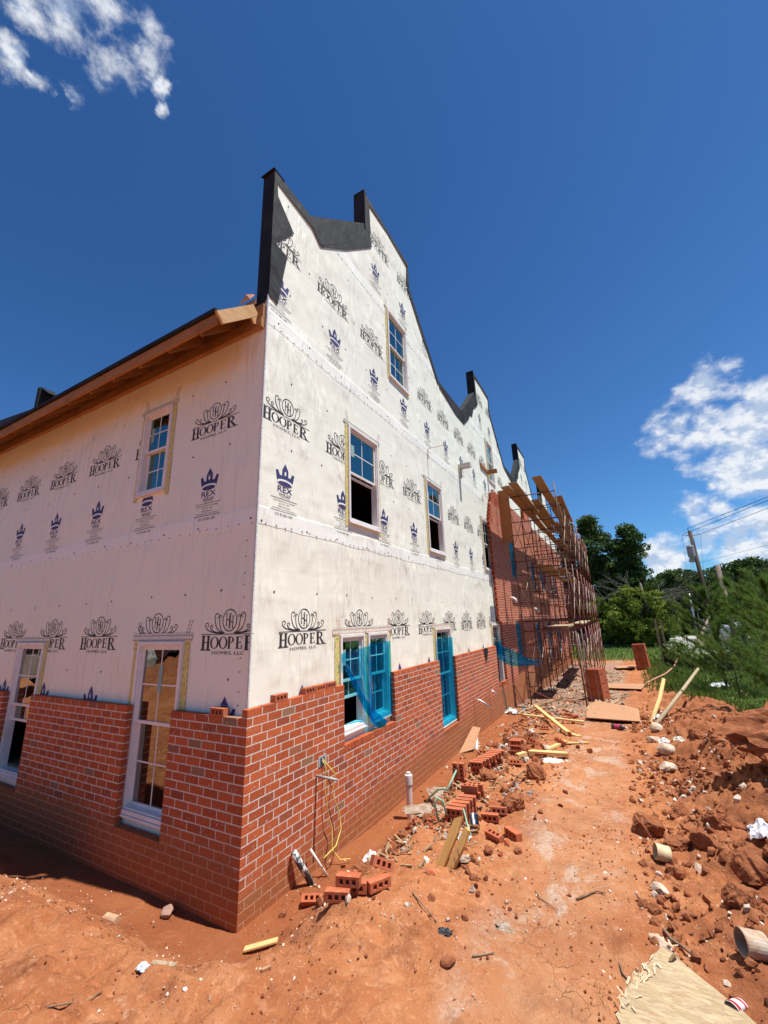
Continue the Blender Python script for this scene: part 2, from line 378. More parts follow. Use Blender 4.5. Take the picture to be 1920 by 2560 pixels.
def claymat():
    m,g,o=newmat('clay_clod');t=g.n('ShaderNodeTexCoord').outputs['Object'];n=g.noise(t,6,6,.7).outputs[0]
    c=g.mix(g.rng(n,.35,.65),(.34,.125,.055),(.22,.070,.030));c=g.mix(g.rng(g.noise(t,22,4).outputs[0],.62,.7,0,.5),c,(.40,.20,.11))
    pbsdf(g,o,c,.95,bump(g,g.noise(t,14,6,.75).outputs[0],.03),0,.15);return m
MT['clay']=claymat()

# ------------------------------------------------------------------ ground sheet
def axis(segs):
    out=[segs[0][0]]
    for a,b,s0,s1 in segs:
        x=a
        while x<b-1e-6:
            t=(x-a)/(b-a);x+=s0+(s1-s0)*t;out.append(min(x,b))
    return np.array(sorted(set(np.round(out,4))))
gx=axis([(-2500,-60,300,30),(-60,-14,10,2),(-14,-5,.5,.12),(-5,-1.2,.10,.028),(-1.2,4.6,.026,.026),(4.6,9,.035,.12),(9,30,.4,1.6),(30,90,2,8),(90,2500,20,300)])
gy=axis([(-2500,-60,300,30),(-60,-12,10,1.5),(-12,-3,.7,.14),(-3,-1.4,.06,.028),(-1.4,4,.026,.032),(4,12,.034,.07),(12,34,.07,.35),(34,90,.5,3),(90,2500,10,300)])
X,Y=np.meshgrid(gx,gy);Z=ground(X,Y)
V=np.stack([X,Y,Z],-1).reshape(-1,3);nx=len(gx);ny=len(gy)
i=np.arange(nx*ny).reshape(ny,nx);F=np.stack([i[:-1,:-1],i[:-1,1:],i[1:,1:],i[1:,:-1]],-1).reshape(-1,4)
def groundmat():
    m,g,o=newmat('red_clay');t=g.n('ShaderNodeTexCoord').outputs['Object'];s=g.n('ShaderNodeSeparateXYZ',{0:t})
    x,y=s.outputs[0],s.outputs[1]
    n1=g.noise(t,.9,5,.6).outputs[0];n2=g.noise(t,5,6,.65).outputs[0];n3=g.noise(t,38,5,.7).outputs[0];n4=g.noise(t,2.2,5,.6,.4).outputs[0]
    c=g.mix(g.rng(n1,.35,.65),(.40,.152,.060),(.31,.100,.036))
    c=g.mix(g.rng(n2,.48,.72,0,.55),c,(.51,.235,.11))
    c=g.mix(g.rng(n4,.53,.66,0,.62),c,(.21,.066,.027))  # mottling contrast raised in the colour because relief shading stays weak
    c=g.mix(g.rng(n3,.53,.70,0,.5),c,(.58,.31,.165));c=g.mix(g.rng(g.noise(t,11,5,.75,.3).outputs[0],.54,.68,0,.55),c,(.25,.085,.036));c=g.mix(g.rng(g.noise(g.map(t,loc=(3,9,1)),8,6,.75,.6).outputs[0],.56,.66,0,.5),c,(.55,.27,.135))
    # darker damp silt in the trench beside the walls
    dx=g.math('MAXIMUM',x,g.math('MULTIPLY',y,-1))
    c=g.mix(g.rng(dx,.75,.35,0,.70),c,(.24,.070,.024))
    # right bank darkened in the colour, for the tree shade lying on it
    xr=g.math('ADD',x,g.math('MULTIPLY',g.math('SUBTRACT',n1,.5),1.4))
    c=g.mix(g.math('MULTIPLY',g.rng(xr,3.35,3.9,0,.55),g.rng(y,16,12)),c,(.23,.078,.034))
    # dry pale worn track
    pw=g.math('ABSOLUTE',g.math('SUBTRACT',g.math('ADD',x,g.math('MULTIPLY',g.math('SUBTRACT',n1,.5),.6)),2.5))
    c=g.mix(g.math('MULTIPLY',g.rng(pw,.75,.2,0,.42),g.rng(n2,.30,.6,.3,1)),c,(.42,.22,.115))
    # dark flecks painted in for the shade of small pits and crust
    c=g.mix(g.rng(g.noise(t,19,4,.7,.4).outputs[0],.60,.70,0,.5),c,(.17,.052,.022))
    # grey mortar spills along the path
    px=g.math('ABSOLUTE',g.math('SUBTRACT',x,2.5))
    sp=g.math('MULTIPLY',g.rng(g.noise(g.map(t,(1,.6,1)),1.9,6,.70,.6).outputs[0],.50,.60),g.rng(px,.62,.22))
    sp=g.math('MULTIPLY',sp,g.rng(n3,.34,.62,.25,1))
    c=g.mix(g.math('MULTIPLY',sp,.7),c,(.46,.38,.30))
    sp2=g.math('MULTIPLY',g.rng(g.noise(t,3.1,5,.7,.5).outputs[0],.62,.70,0,.5),g.rng(n3,.4,.6))
    c=g.mix(sp2,c,(.44,.31,.22))
    # grey rubble dust around the scaffold
    yr=g.math('ADD',y,g.math('MULTIPLY',g.math('SUBTRACT',n1,.5),4))
    rb=g.math('MULTIPLY',g.rng(yr,9.3,11),g.math('MULTIPLY',g.rng(x,3.4,2.4),g.rng(y,31,28)))
    c=g.mix(g.math('MULTIPLY',rb,g.rng(n2,.35,.6,.2,.85)),c,(.24,.18,.135))
    # grass beyond
    ge=g.math('ADD',y,g.math('MULTIPLY',g.math('SUBTRACT',n1,.5),7))
    gr1=g.rng(ge,30,34)
    xe=g.math('ADD',x,g.math('MULTIPLY',g.math('SUBTRACT',n1,.5),2.0))
    lim=g.rng(y,6,16,6.6,4.3,'LINEAR')
    gr2=g.math('MULTIPLY',g.rng(g.math('SUBTRACT',xe,lim),0,.7),g.rng(ge,4.5,6.5))
    gr=g.math('MAXIMUM',gr1,gr2)
    gc=g.mix(g.rng(n2,.4,.65),(.05,.085,.014),(.11,.145,.03))
    c=g.mix(g.math('MULTIPLY',gr,g.rng(n4,.66,.60,.55,1)),c,gc)
    h=g.math('ADD',g.math('MULTIPLY',n2,.6),g.math('MULTIPLY',n3,.5))
    cr=g.n('ShaderNodeTexVoronoi',{'Vector':g.vmath('ADD',t,g.vmath('MULTIPLY',g.noise(t,3,4,.6).outputs['Color'],(.35,.35,.35)).outputs[0]).outputs[0],'Scale':5.5},feature='DISTANCE_TO_EDGE').outputs[0]
    crm=g.math('MULTIPLY',g.rng(cr,.014,.0),g.rng(g.noise(t,1.3,3).outputs[0],.56,.66))
    h=g.math('SUBTRACT',h,g.math('MULTIPLY',crm,.22))
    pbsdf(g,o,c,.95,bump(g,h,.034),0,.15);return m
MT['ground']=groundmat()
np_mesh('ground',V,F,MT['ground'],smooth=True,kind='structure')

# ------------------------------------------------------------------ building
ST=.0806;BH=.0690;BL_=.1912;BP=.2032
bld=empty('unfinished_building',(0,0,0),label='long multi-gabled building under construction, white printed house wrap over a rising red brick base',cat='building')
FR=lambda a,b,o:(-.1+o,a,b)
FL=lambda a,b,o:(a,.1-o,b)
P7=7.5
def gable(k):
    y=7.5*k
    return [(y+.90,7.02),(y+2.60,8.62),(y+2.601,9.45),(y+4.69,9.45),(y+4.691,8.72),(y+6.35,7.02)]
prof=[(.1,7.02)]
for k in range(4):prof+=gable(k)
prof+=[(30.0,7.02)]
def topz(a,pr=prof):
    for (p,q),(r,s) in zip(pr,pr[1:]):
        if p<=a<=r:return q+(s-q)*(a-p)/(r-p) if r>p else q
    return pr[-1][1]
def wall_panel(mb,fac,a0,a1,zb,pr,holes,o,mi=0):
    br={a0,a1}
    if isinstance(pr,list):br|={p for p,_ in pr if a0<p<a1}
    for h in holes:br|={h[0],h[1]}
    st=[];bl=sorted(b for b in br if a0<=b<=a1)
    for p,q in zip(bl,bl[1:]):
        n=max(1,int((q-p)/1.5));st+=[p+(q-p)*i/n for i in range(n)]
    st.append(bl[-1])
    for p,q in zip(st,st[1:]):
        if q-p<1e-5:continue
        mid=(p+q)/2;e=(q-p)*1e-4
        hs=sorted([h for h in holes if h[0]<mid<h[1]],key=lambda h:h[2]);z=zb
        t0=topz(p+e,pr) if isinstance(pr,list) else pr;t1=topz(q-e,pr) if isinstance(pr,list) else pr
        for h in hs:
            mb.add([fac(p,z,o),fac(q,z,o),fac(q,h[2],o),fac(p,h[2],o)],[(0,1,2,3)],mi);z=h[3]
        mb.add([fac(p,z,o),fac(q,z,o),fac(q,t1,o),fac(p,t0,o)],[(0,1,2,3)],mi)
# windows: (a0,a1,b0,b1)
WR=[('low',1.66,2.28,-.60,.62),('low',2.38,3.00,-.60,.62),('low',5.02,5.92,-1.24,.61),('low',9.43,10.31,-1.24,.6),
    ('up',1.90,2.84,2.25,3.84),('up',5.00,5.94,2.22,3.85),('up',9.36,10.30,2.22,3.83),('top',3.42,4.31,5.58,7.18),('top',10.95,11.82,5.55,7.12),('top',18.45,19.3,5.55,7.12),
    ('blo',12.42,13.35,-.65,.62),('blo',16.55,17.45,-1.2,.5),('blo',19.8,20.7,-1.2,.5),('blo',23.8,24.7,-1.2,.5),
    ('bup',12.75,13.6,2.2,3.75),('bup',16.95,17.85,1.98,3.3),('bup',19.85,20.75,2.1,3.5),('bup',24.3,25.2,2.1,3.6)]
WL=[('lup',-2.46,-1.83,2.58,3.85),('llo',-1.99,-1.14,-1.19,.63),('llo2',-5.18,-4.34,-1.19,.63),('lup',-9.3,-8.5,2.5,3.85)]
hr=[(w[1]+.02,w[2]-.02,w[3]+.02,w[4]-.02) for w in WR];hl=[(w[1]+.02,w[2]-.02,w[3]+.02,w[4]-.02) for w in WL]
# ---- printed marks
def quad(mb,fac,pts,o,mi):
    b=[fac(a,z,o) for a,z in pts];mb.add(b,[tuple(range(len(b)))],mi)
_txt={}
def text2d(s):
    if s in _txt:return _txt[s]
    cu=bpy.data.curves.new('t','FONT');cu.body=s;cu.resolution_u=2;ob=bpy.data.objects.new('t',cu)
    me=ob.to_mesh();vs=[(v.co.x,v.co.y) for v in me.vertices];fs=[tuple(p.vertices) for p in me.polygons]
    ob.to_mesh_clear();bpy.data.objects.remove(ob);bpy.data.curves.remove(cu)
    xs=[v[0] for v in vs];ys=[v[1] for v in vs]
    x0,x1,y0,y1=min(xs),max(xs),min(ys),max(ys);vs=[((x-x0)/(x1-x0),(y-y0)/(y1-y0)) for x,y in vs]
    _txt[s]=(vs,fs);return _txt[s]
def text(mb,fac,s,a0,a1,z0,z1,o,mi,ok=None,flip=False):
    vs,fs=text2d(s)
    P=[(a0+x*(a1-a0),z0+y*(z1-z0)) for x,y in vs]
    if ok is not None:fs=[f for f in fs if ok(sum(P[i][0] for i in f)/len(f),sum(P[i][1] for i in f)/len(f))]
    mb.add([fac(a,z,o) for a,z in P],fs,mi)
def ring(cx,cz,rx,rz,w,h,t0=0,t1=360,n=20):
    q=[]
    for i in range(n):
        a=R(t0+(t1-t0)*i/n);b=R(t0+(t1-t0)*(i+1)/n)
        q.append([(cx+rx*math.cos(a),cz+rz*math.sin(a)),(cx+rx*math.cos(b),cz+rz*math.sin(b)),(cx+(rx-w)*math.cos(b),cz+(rz-h)*math.sin(b)),(cx+(rx-w)*math.cos(a),cz+(rz-h)*math.sin(a))][::-1])
    return q
def rect(a,b,c,d):return [(a,c),(b,c),(b,d),(a,d)]
def serif(ch,x,z,w,h):
    s=w*.24;t=h*.055;r=w*.1;q=[]
    def stem(cx,ww=s):return [rect(cx-ww/2,cx+ww/2,z,z+h),rect(cx-ww/2-r,cx+ww/2+r,z,z+t),rect(cx-ww/2-r,cx+ww/2+r,z+h-t,z+h)]
    if ch=='H':q+=stem(x+w*.22)+stem(x+w*.78)+[rect(x+w*.22,x+w*.78,z+h*.48,z+h*.54)]
    if ch=='O':q+=ring(x+w/2,z+h/2,w/2,h/2*1.03,w*.2,h*.05,n=24)
    if ch in'PR':
        q+=stem(x+w*.25);q+=ring(x+w*.36,z+h*.74,w*.48,h*.26,w*.2,h*.055,-90,90,12)
    if ch=='R':q+=[[(x+w*.42,z+h*.5),(x+w*.62,z+h*.5),(x+w*1.06,z),(x+w*.80,z)][::-1]];q+=[rect(x+w*.78,x+w*1.1,z,z+t)]
    if ch=='E':q+=stem(x+w*.25)+[rect(x+w*.25,x+w*.86,z,z+t),rect(x+w*.25,x+w*.86,z+h-t,z+h),rect(x+w*.25,x+w*.66,z+h*.48,z+h*.54),rect(x+w*.80,x+w*.88,z,z+h*.24),rect(x+w*.80,x+w*.88,z+h*.78,z+h),rect(x+w*.62,x+w*.68,z+h*.40,z+h*.62)]
    return q
def stroke(pts,w0,w1):
    q=[];n=len(pts)
    for i in range(n-1):
        (a,b),(c,d)=pts[i],pts[i+1];L=math.hypot(c-a,d-b) or 1;nx_,nz=-(d-b)/L,(c-a)/L
        wa=(w0+(w1-w0)*i/n)/2;wb=(w0+(w1-w0)*(i+1)/n)/2
        q.append([(a-nx_*wa,b-nz*wa),(c-nx_*wb,d-nz*wb),(c+nx_*wb,d+nz*wb),(a+nx_*wa,b+nz*wa)])
    return q
def curl(x0,z0,x1,z1,r,sg):
    pts=[];n=8
    for i in range(n):
        t=i/n;mx=x0+(x1-x0)*.9;pts.append(((1-t)**2*x0+2*t*(1-t)*mx+t*t*x1,(1-t)**2*z0+2*t*(1-t)*z0+t*t*z1))
    for i in range(13):
        a=i/12*1.6*math.pi;rr=r*(1-.72*i/12);pts.append((x1-sg*r+sg*rr*math.cos(a)+sg*0,z1+rr*math.sin(a)))
    return pts
def hooper_quads():
    q=[];w=.135
    q+=ring(0,.006,.112,.118,.011,.011,n=28)
    # HH monogram
    for cx,zo in((-.022,.012),(.022,-.012)):
        for dx in(-.026,.026):
            q.append(rect(cx+dx-.006,cx+dx+.006,zo-.062,zo+.062));q.append(rect(cx+dx-.014,cx+dx+.014,zo-.066,zo-.060));q.append(rect(cx+dx-.014,cx+dx+.014,zo+.060,zo+.066))
        q.append(rect(cx-.026,cx+.026,zo-.005,zo+.005))
    for sg in(-1,1):
        for (x0,z0,x1,z1,r) in((.07,-.125,.235,.05,.042),(.09,-.128,.385,-.045,.036),(.10,-.124,.30,-.06,.026),(.08,-.12,.16,.045,.02)):
            q+=stroke([(sg*a,b) for a,b in curl(x0,z0,x1,z1,r,1)],.012,.007)
    q+=[rect(-.435+.0725*i,-.435+.0725*(i+1),-.142,-.134) for i in range(12)]
    xs=[-.43,-.285,-.15,-.02,.105,.225];ws=[.145,.135,.135,.12,.115,.165];hs=[.148,.122,.122,.122,.122,.148];zs=[-.300,-.286,-.286,-.286,-.286,-.300]
    for ch,x,ww,h,z in zip('HOOPER',xs,ws,hs,zs):q+=serif(ch,x,z,ww,h)
    q.append(rect(-.44,-.27,-.308,-.301));q.append(rect(.26,.44,-.308,-.301))
    return q
HQ=hooper_quads()
def rex_quads():
    tip=0 # z relative to spire tip
    q=[];n=[]
    q.append([(-.055,-.085),(.055,-.085),(0,0)])
    q.append([(-.055,-.17),(.055,-.17),(.055,-.088),(-.055,-.088)][0:4])
    q.append([(-.165,-.115),(-.135,-.245),(-.095,-.165),(-.125,-.105)][::1])
    q.append([(.125,-.105),(.095,-.165),(.135,-.245),(.165,-.115)])
    q.append([(-.135,-.235),(.135,-.235),(.10,-.165),(-.10,-.165)])
    return q
RQ=rex_quads()
def place_quads(mb,fac,qs,ca,cz,mi,ok,o=.002):
    for i,q in enumerate(qs):
        p=[(ca+a,cz+b) for a,b in q]
        m=(sum(x for x,_ in p)/len(p),sum(z for _,z in p)/len(p))
        if ok(*m):quad(mb,fac,p,o+(i%7)*.00025,mi)
def hooper(mb,fac,ca,cz,ok):
    place_quads(mb,fac,HQ,ca,cz,1,ok)
    text(mb,fac,'HOMES, LLC',ca-.245,ca+.24,cz-.350,cz-.312,.004,1,ok)
def rex(mb,fac,ca,tip,ok):
    place_quads(mb,fac,RQ,ca,tip,2,ok)
    def ell(cz,rx,rz_,mi,o):
        if ok(ca,tip+cz):quad(mb,fac,[(ca+rx*math.cos(a),tip+cz+rz_*math.sin(a)) for a in np.linspace(0,2*math.pi,17)[:-1]],o,mi)
    ell(-.248,.140,.040,0,.0045);ell(-.262,.118,.030,2,.005)
    if ok(ca,tip-.12):quad(mb,fac,rect(ca-.014,ca+.014,tip-.155,tip-.105),.0045,0)
    text(mb,fac,'REX',ca-.125,ca+.128,tip-.372,tip-.302,.0025,2,ok);text(mb,fac,'REX',ca-.121,ca+.132,tip-.372,tip-.302,.003,2,ok)
    text(mb,fac,'WRAP',ca-.10,ca+.105,tip-.430,tip-.384,.0025,2,ok)
    text(mb,fac,'WEATHER RESISTANT BARRIER',ca-.19,ca+.19,tip-.500,tip-.482,.0025,3,ok)
    text(mb,fac,'866-375-1837',ca-.09,ca+.09,tip-.532,tip-.514,.0025,3,ok)
    text(mb,fac,'Meets & Exceeds',ca-.10,ca+.10,tip-.566,tip-.546,.0025,1,ok)
    text(mb,fac,'All Building Code Requirements',ca-.20,ca+.20,tip-.600,tip-.580,.0025,1,ok)
    for z in(-.460,-.614):
        if ok(ca,tip+z):quad(mb,fac,rect(ca-.23,ca+.23,tip+z-.003,tip+z+.003),.0025,1)
    text(mb,fac,'ICC ES ESR-1602',ca-.15,ca+.15,tip-.672,tip-.642,.0025,1,ok)
    text(mb,fac,'Alpha ProTech',ca-.07,ca+.10,tip-.448,tip-.428,.0025,3,ok)
def cap(mb,fac,a,z,r=.016):
    n=8;mb.add([fac(a+r*math.cos(2*math.pi*i/n),z+r*math.sin(2*math.pi*i/n),.004) for i in range(n)],[tuple(range(n))],1)
def inhole(a,z,hs,m=.0):return any(h[0]-m<a<h[1]+m and h[2]-m<z<h[3]+m for h in hs)
MW=[MT['wrap'],MT['ink'],MT['navy'],MT['inkgrey']]
mb=MB();wall_panel(mb,FR,.1,30,-2.6,prof,hr,0.0)
brick_right=lambda a:a>10.1
def okR(a,z):
    if not(.1<a+.0005 and a<30):return False
    if inhole(a,z,hr,.10):return False
    if z>topz(a)-.1:return False
    if a<9.3 and z<-.06:return False
    if a>10.6 and z<5.0:return False
    return True
S_=1.2511
for k in range(-1,8):
    hooper(mb,FR,.930+S_*k,.837,okR)
for k in range(0,8):
    hooper(mb,FR,.528+S_*k,3.476,okR)
for k in range(-1,16):
    hooper(mb,FR,1.530+S_*k,6.098,okR);rex(mb,FR,1.56+S_*k,5.39,okR)
for k in range(-1,17):
    hooper(mb,FR,1.95+S_*k,8.72,okR);rex(mb,FR,1.745+S_*k,7.97,okR)
for k in range(0,8):
    rex(mb,FR,.518+S_*k,2.70,okR);rex(mb,FR,.913+S_*k,.10,okR)
for row,ph in((-.35,.35),(1.15,.4),(1.93,.16),(2.93,.62),(3.84,.58),(4.62,.3),(5.2,.5),(5.9,.9),(6.7,.4),(7.6,.5)):
    a=ph
    while a<24:
        if okR(a,row):cap(mb,FR,a,row+random.uniform(-.02,.02),.013)
        a+=random.uniform(.6,.85)
for row in(1.885,4.50,7.0):
    a=.2
    while a<20:
        if okR(a,row):
            z=row+random.uniform(-.012,.012);quad(mb,FR,[(a,z),(a+.035,z+.018),(a+.04,z+.008)],.003,1)
            if random.random()<.5:quad(mb,FR,[(a+.02,z-.03),(a+.03,z-.03),(a+.045,z+.01)],.0034,1)
        a+=random.uniform(.10,.2)
mb.build('house_wrap',MW,bld)
mb=MB();wall_panel(mb,FL,-18,-.1,-2.2,4.95,hl,0.0)
def okL(a,z):
    return -18<a<-.1 and not inhole(a,z,hl,.09) and z>-.14 and z<4.3
for k in range(0,12):
    hooper(mb,FL,-.432-S_*k,.837,okL);hooper(mb,FL,-.9405-S_*k,3.476,okL)
    rex(mb,FL,-.95-S_*k,2.70,okL);rex(mb,FL,-.435-S_*k,.085,okL)
for row,ph in((.25,.4),(1.15,.6),(1.93,.2),(2.93,.62),(3.84,.78)):
    a=-ph
    while a>-12:
        if okL(a,row):cap(mb,FL,a,row+random.uniform(-.02,.02),.013)
        a-=random.uniform(.6,.9)
a=-.2
while a>-10:
    z=1.885+random.uniform(-.012,.012);quad(mb,FL,[(a,z),(a+.035,z+.018),(a+.04,z+.008)],.003,1);a-=random.uniform(.12,.22)
z=-.1+.1
while z<1.85:
    quad(mb,FL,[(-.26,z),(-.235,z+.02),(-.23,z+.008)],.003,1);z+=random.uniform(.12,.2)
mb.build('house_wrap',MW,bld)
# corner wrap fold (grey translucent fold line)
mb=MB();mb.box((-.112,.088,-.05),(-.094,.106,4.9));mb.build('corner_fold',simple('folded_wrap',(.62,.64,.62),(.5,.52,.5),9,.5,.01),bld)
# back and inner faces of the shell, parapet thickness
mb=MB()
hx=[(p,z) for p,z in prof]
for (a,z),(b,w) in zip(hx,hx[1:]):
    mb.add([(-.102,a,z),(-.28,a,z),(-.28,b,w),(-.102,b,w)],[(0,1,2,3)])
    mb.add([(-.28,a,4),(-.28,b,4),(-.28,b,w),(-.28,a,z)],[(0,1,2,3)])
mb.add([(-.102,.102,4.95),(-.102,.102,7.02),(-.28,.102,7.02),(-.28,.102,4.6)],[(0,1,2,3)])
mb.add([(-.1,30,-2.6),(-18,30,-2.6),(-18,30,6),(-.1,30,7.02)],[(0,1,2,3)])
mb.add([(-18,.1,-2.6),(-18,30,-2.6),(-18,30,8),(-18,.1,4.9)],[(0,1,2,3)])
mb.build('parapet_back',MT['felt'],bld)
# floors inside (dark rooms)
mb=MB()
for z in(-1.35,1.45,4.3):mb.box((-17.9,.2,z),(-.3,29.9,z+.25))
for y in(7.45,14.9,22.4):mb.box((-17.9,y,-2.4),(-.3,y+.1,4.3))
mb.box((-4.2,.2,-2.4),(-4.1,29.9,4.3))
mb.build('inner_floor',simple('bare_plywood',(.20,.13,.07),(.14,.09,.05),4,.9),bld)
# ---- bricks
class Bricks:
    def __init__(s):s.V=[];s.F=[];s.C=[];s.n=0
    def brick(s,fac,a0,a1,z0,z1,o0,o1,jit=.0015):
        j=random.uniform(0,jit);o1+=j;c=(random.random()**.7,random.random(),random.random(),1)
        vs=[fac(a,z,o) for o in(o0,o1) for a,z in((a0,z0),(a1,z0),(a1,z1),(a0,z1))]
        b=s.n;s.V+=vs;s.C+=[c]*8;s.n+=8
        s.F+=[(b+4,b+5,b+6,b+7),(b,b+1,b+5,b+4)[::1],(b+1,b+2,b+6,b+5),(b+2,b+3,b+7,b+6),(b+3,b,b+4,b+7)]
def lay(B,fac,n0,n1,a0f,a1f,holes,offs=0,ztopf=None):
    for n in range(n0,n1):
        z1=-n*ST;z0=z1-BH;zm=(z0+z1)/2
        A0=a0f(n);A1=a1f(n);st=-(BP*.6) if False else 0
        base=offs+(0 if n%2==0 else BP/2-.0216)
        k=math.floor((A0-base)/BP)-1
        ed=[(h[0],h[1]) for h in holes if h[2]<zm<h[3]]
        a=base+k*BP
        while a<A1:
            p,q=max(a,A0),min(a+BL_,A1)
            a+=BP
            if q-p<.03:continue
            seg=[(p,q)]
            for h0,h1 in ed:
                ns=[]
                for u,v in seg:
                    if v<=h0 or u>=h1:ns.append((u,v));continue
                    if u<h0-.03:ns.append((u,h0))
                    if v>h1+.03:ns.append((h1,v))
                seg=ns
            seg=[(A0 if 0<u-A0<.05 else u,A1 if 0<A1-v<.05 else v) for u,v in seg]
            for h0,h1 in ed:seg=[(h1 if 0<u-h1<.075 else u,h0 if 0<h0-v<.075 else v) for u,v in seg]
            for u,v in seg:
                if ztopf and z1>ztopf((u+v)/2):continue
                B.brick(fac,u,v,z0+random.uniform(-.001,.001),z1+random.uniform(-.001,.001),.031,.1)
def slab(mb,fac,segs,o0=.03,o1=.0995):
    for a0,a1,z0,z1 in segs:
        p=fac(a0,z0,o0);q=fac(a1,z1,o1);mb.box(p,q)
# right, low part
hb=[(1.63,3.02,-.715,1),(4.96,5.88,-1.285,1),(9.37,10.35,-1.05,.66)]
B=Bricks()
lay(B,FR,0,30,lambda n:(.0 if n%2==0 else .0),lambda n:9.37,[(1.63,3.02,-.715,1),(4.96,5.88,-1.285,1)],0)
lay(B,FR,14,31,lambda n:9.38,lambda n:10.36,[(9.38,10.36,-1.12,1)],0)
np_mesh('brick_veneer',B.V,B.F,MT['brick'],B.C,bld)
mb=MB()
e=.004
slab(mb,FR,[(e,1.63-e,-2.4,-e*2),(1.63-e,3.02+e,-2.4,-.725-e),(3.02+e,4.96-e,-2.4,-.012),(4.96-e,5.88+e,-2.4,-1.295),(5.88+e,9.37-e,-2.4,-.012)])
slab(mb,FR,[(9.37-e,10.4,-2.4,-1.13)])
mb.build('mortar_bed',MT['mortar'],bld)
# raked brick sills
for (f_,a0,a1,zt) in((FR,1.64,3.01,-.70),(FR,4.97,5.87,-1.28),(FR,9.39,10.33,-1.03),(FL,-1.92,-1.14,-1.28),(FL,-5.12,-4.28,-1.28)):
    mb2=Bricks();a=a0
    while a+.06<a1+.02:mb2.brick(f_,a,min(a+.062,a1),zt-.075,zt-.006,.02,.103);a+=.0725
    np_mesh('brick_sill',mb2.V,mb2.F,MT['brick'],mb2.C,bld)
# tall part
def ledge(n):
    z=-n*ST-.04
    if z<.66:base=10.35 if z<.66 else 10.1
    elif z<3.9:base=10.06
    elif z<4.9:base=10.06+(z-3.9)*.62
    else:base=10.68+(z-4.9)*1.6
    if z>.66:base+=(.0 if n%2 else -.09)
    return base
hb2=[(12.38,13.4,-.7,.68),(16.5,17.5,-1.25,.56),(19.76,20.74,-1.25,.56),(23.76,24.74,-1.25,.56),(12.7,13.65,2.15,3.8),(16.9,17.9,1.93,3.35),(19.8,20.8,2.05,3.55),(24.25,25.25,2.05,3.65)]
B=Bricks()
lay(B,FR,-64,33,ledge,lambda n:30.0,hb2,0,lambda a:5.2)
# toothed lead rising at the third gable
def ld0(n):return 16.7+(.1 if n%2 else 0)+max(0,(-n*ST-6.2))*1.1
lay(B,FR,-86,-64,ld0,lambda n:18.2-(-n*ST-5.2)*.35+(.1 if n%2 else 0),[],0)
np_mesh('brick_veneer',B.V,B.F,MT['brick'],B.C,bld)
mb=MB()
def tallslab():
    cuts=sorted({10.45,30.0}|{h[0]-e for h in hb2}|{h[1]+e for h in hb2})
    segs=[]
    for p,q in zip(cuts,cuts[1:]):
        m=(p+q)/2;z=-2.6
        for h in sorted([h for h in hb2 if h[0]-.01<m<h[1]+.01],key=lambda h:h[2]):
            segs.append((p,q,z,h[2]-e));z=h[3]+e
        segs.append((p,q,z,5.15 if p>11.4 else (4.6 if p>10.4 else 5.1)))
    return segs
slab(mb,FR,tallslab())
slab(mb,FR,[(10.14,10.45,.68,3.85),(10.36,10.45,-2.4,.68),(16.9,17.7,5.16,6.8)])
mb.build('mortar_bed',MT['mortar'],bld)
# left
B=Bricks()
lay(B,FL,1,26,lambda n:-14.0,lambda n:-.003 if n%2 else -.0,[(-1.93,-1.13,-1.285,1),(-5.13,-4.27,-1.285,1),(-9.4,-8.4,-1.2,1)],-BP)
np_mesh('brick_veneer',B.V,B.F,MT['brick'],B.C,bld)
mb=MB();slab(mb,FL,[(-1.13+e,-.006,-2.4,-ST-.008),(-1.93-e,-1.13+e,-2.4,-1.30),(-4.27+e,-1.93-e,-2.4,-ST-.008),(-5.13-e,-4.27+e,-2.4,-1.30),(-8.4,-5.13-e,-2.4,-ST-.008),(-14,-8.4,-2.4,-ST-.008)])
mb.build('mortar_bed',MT['mortar'],bld)
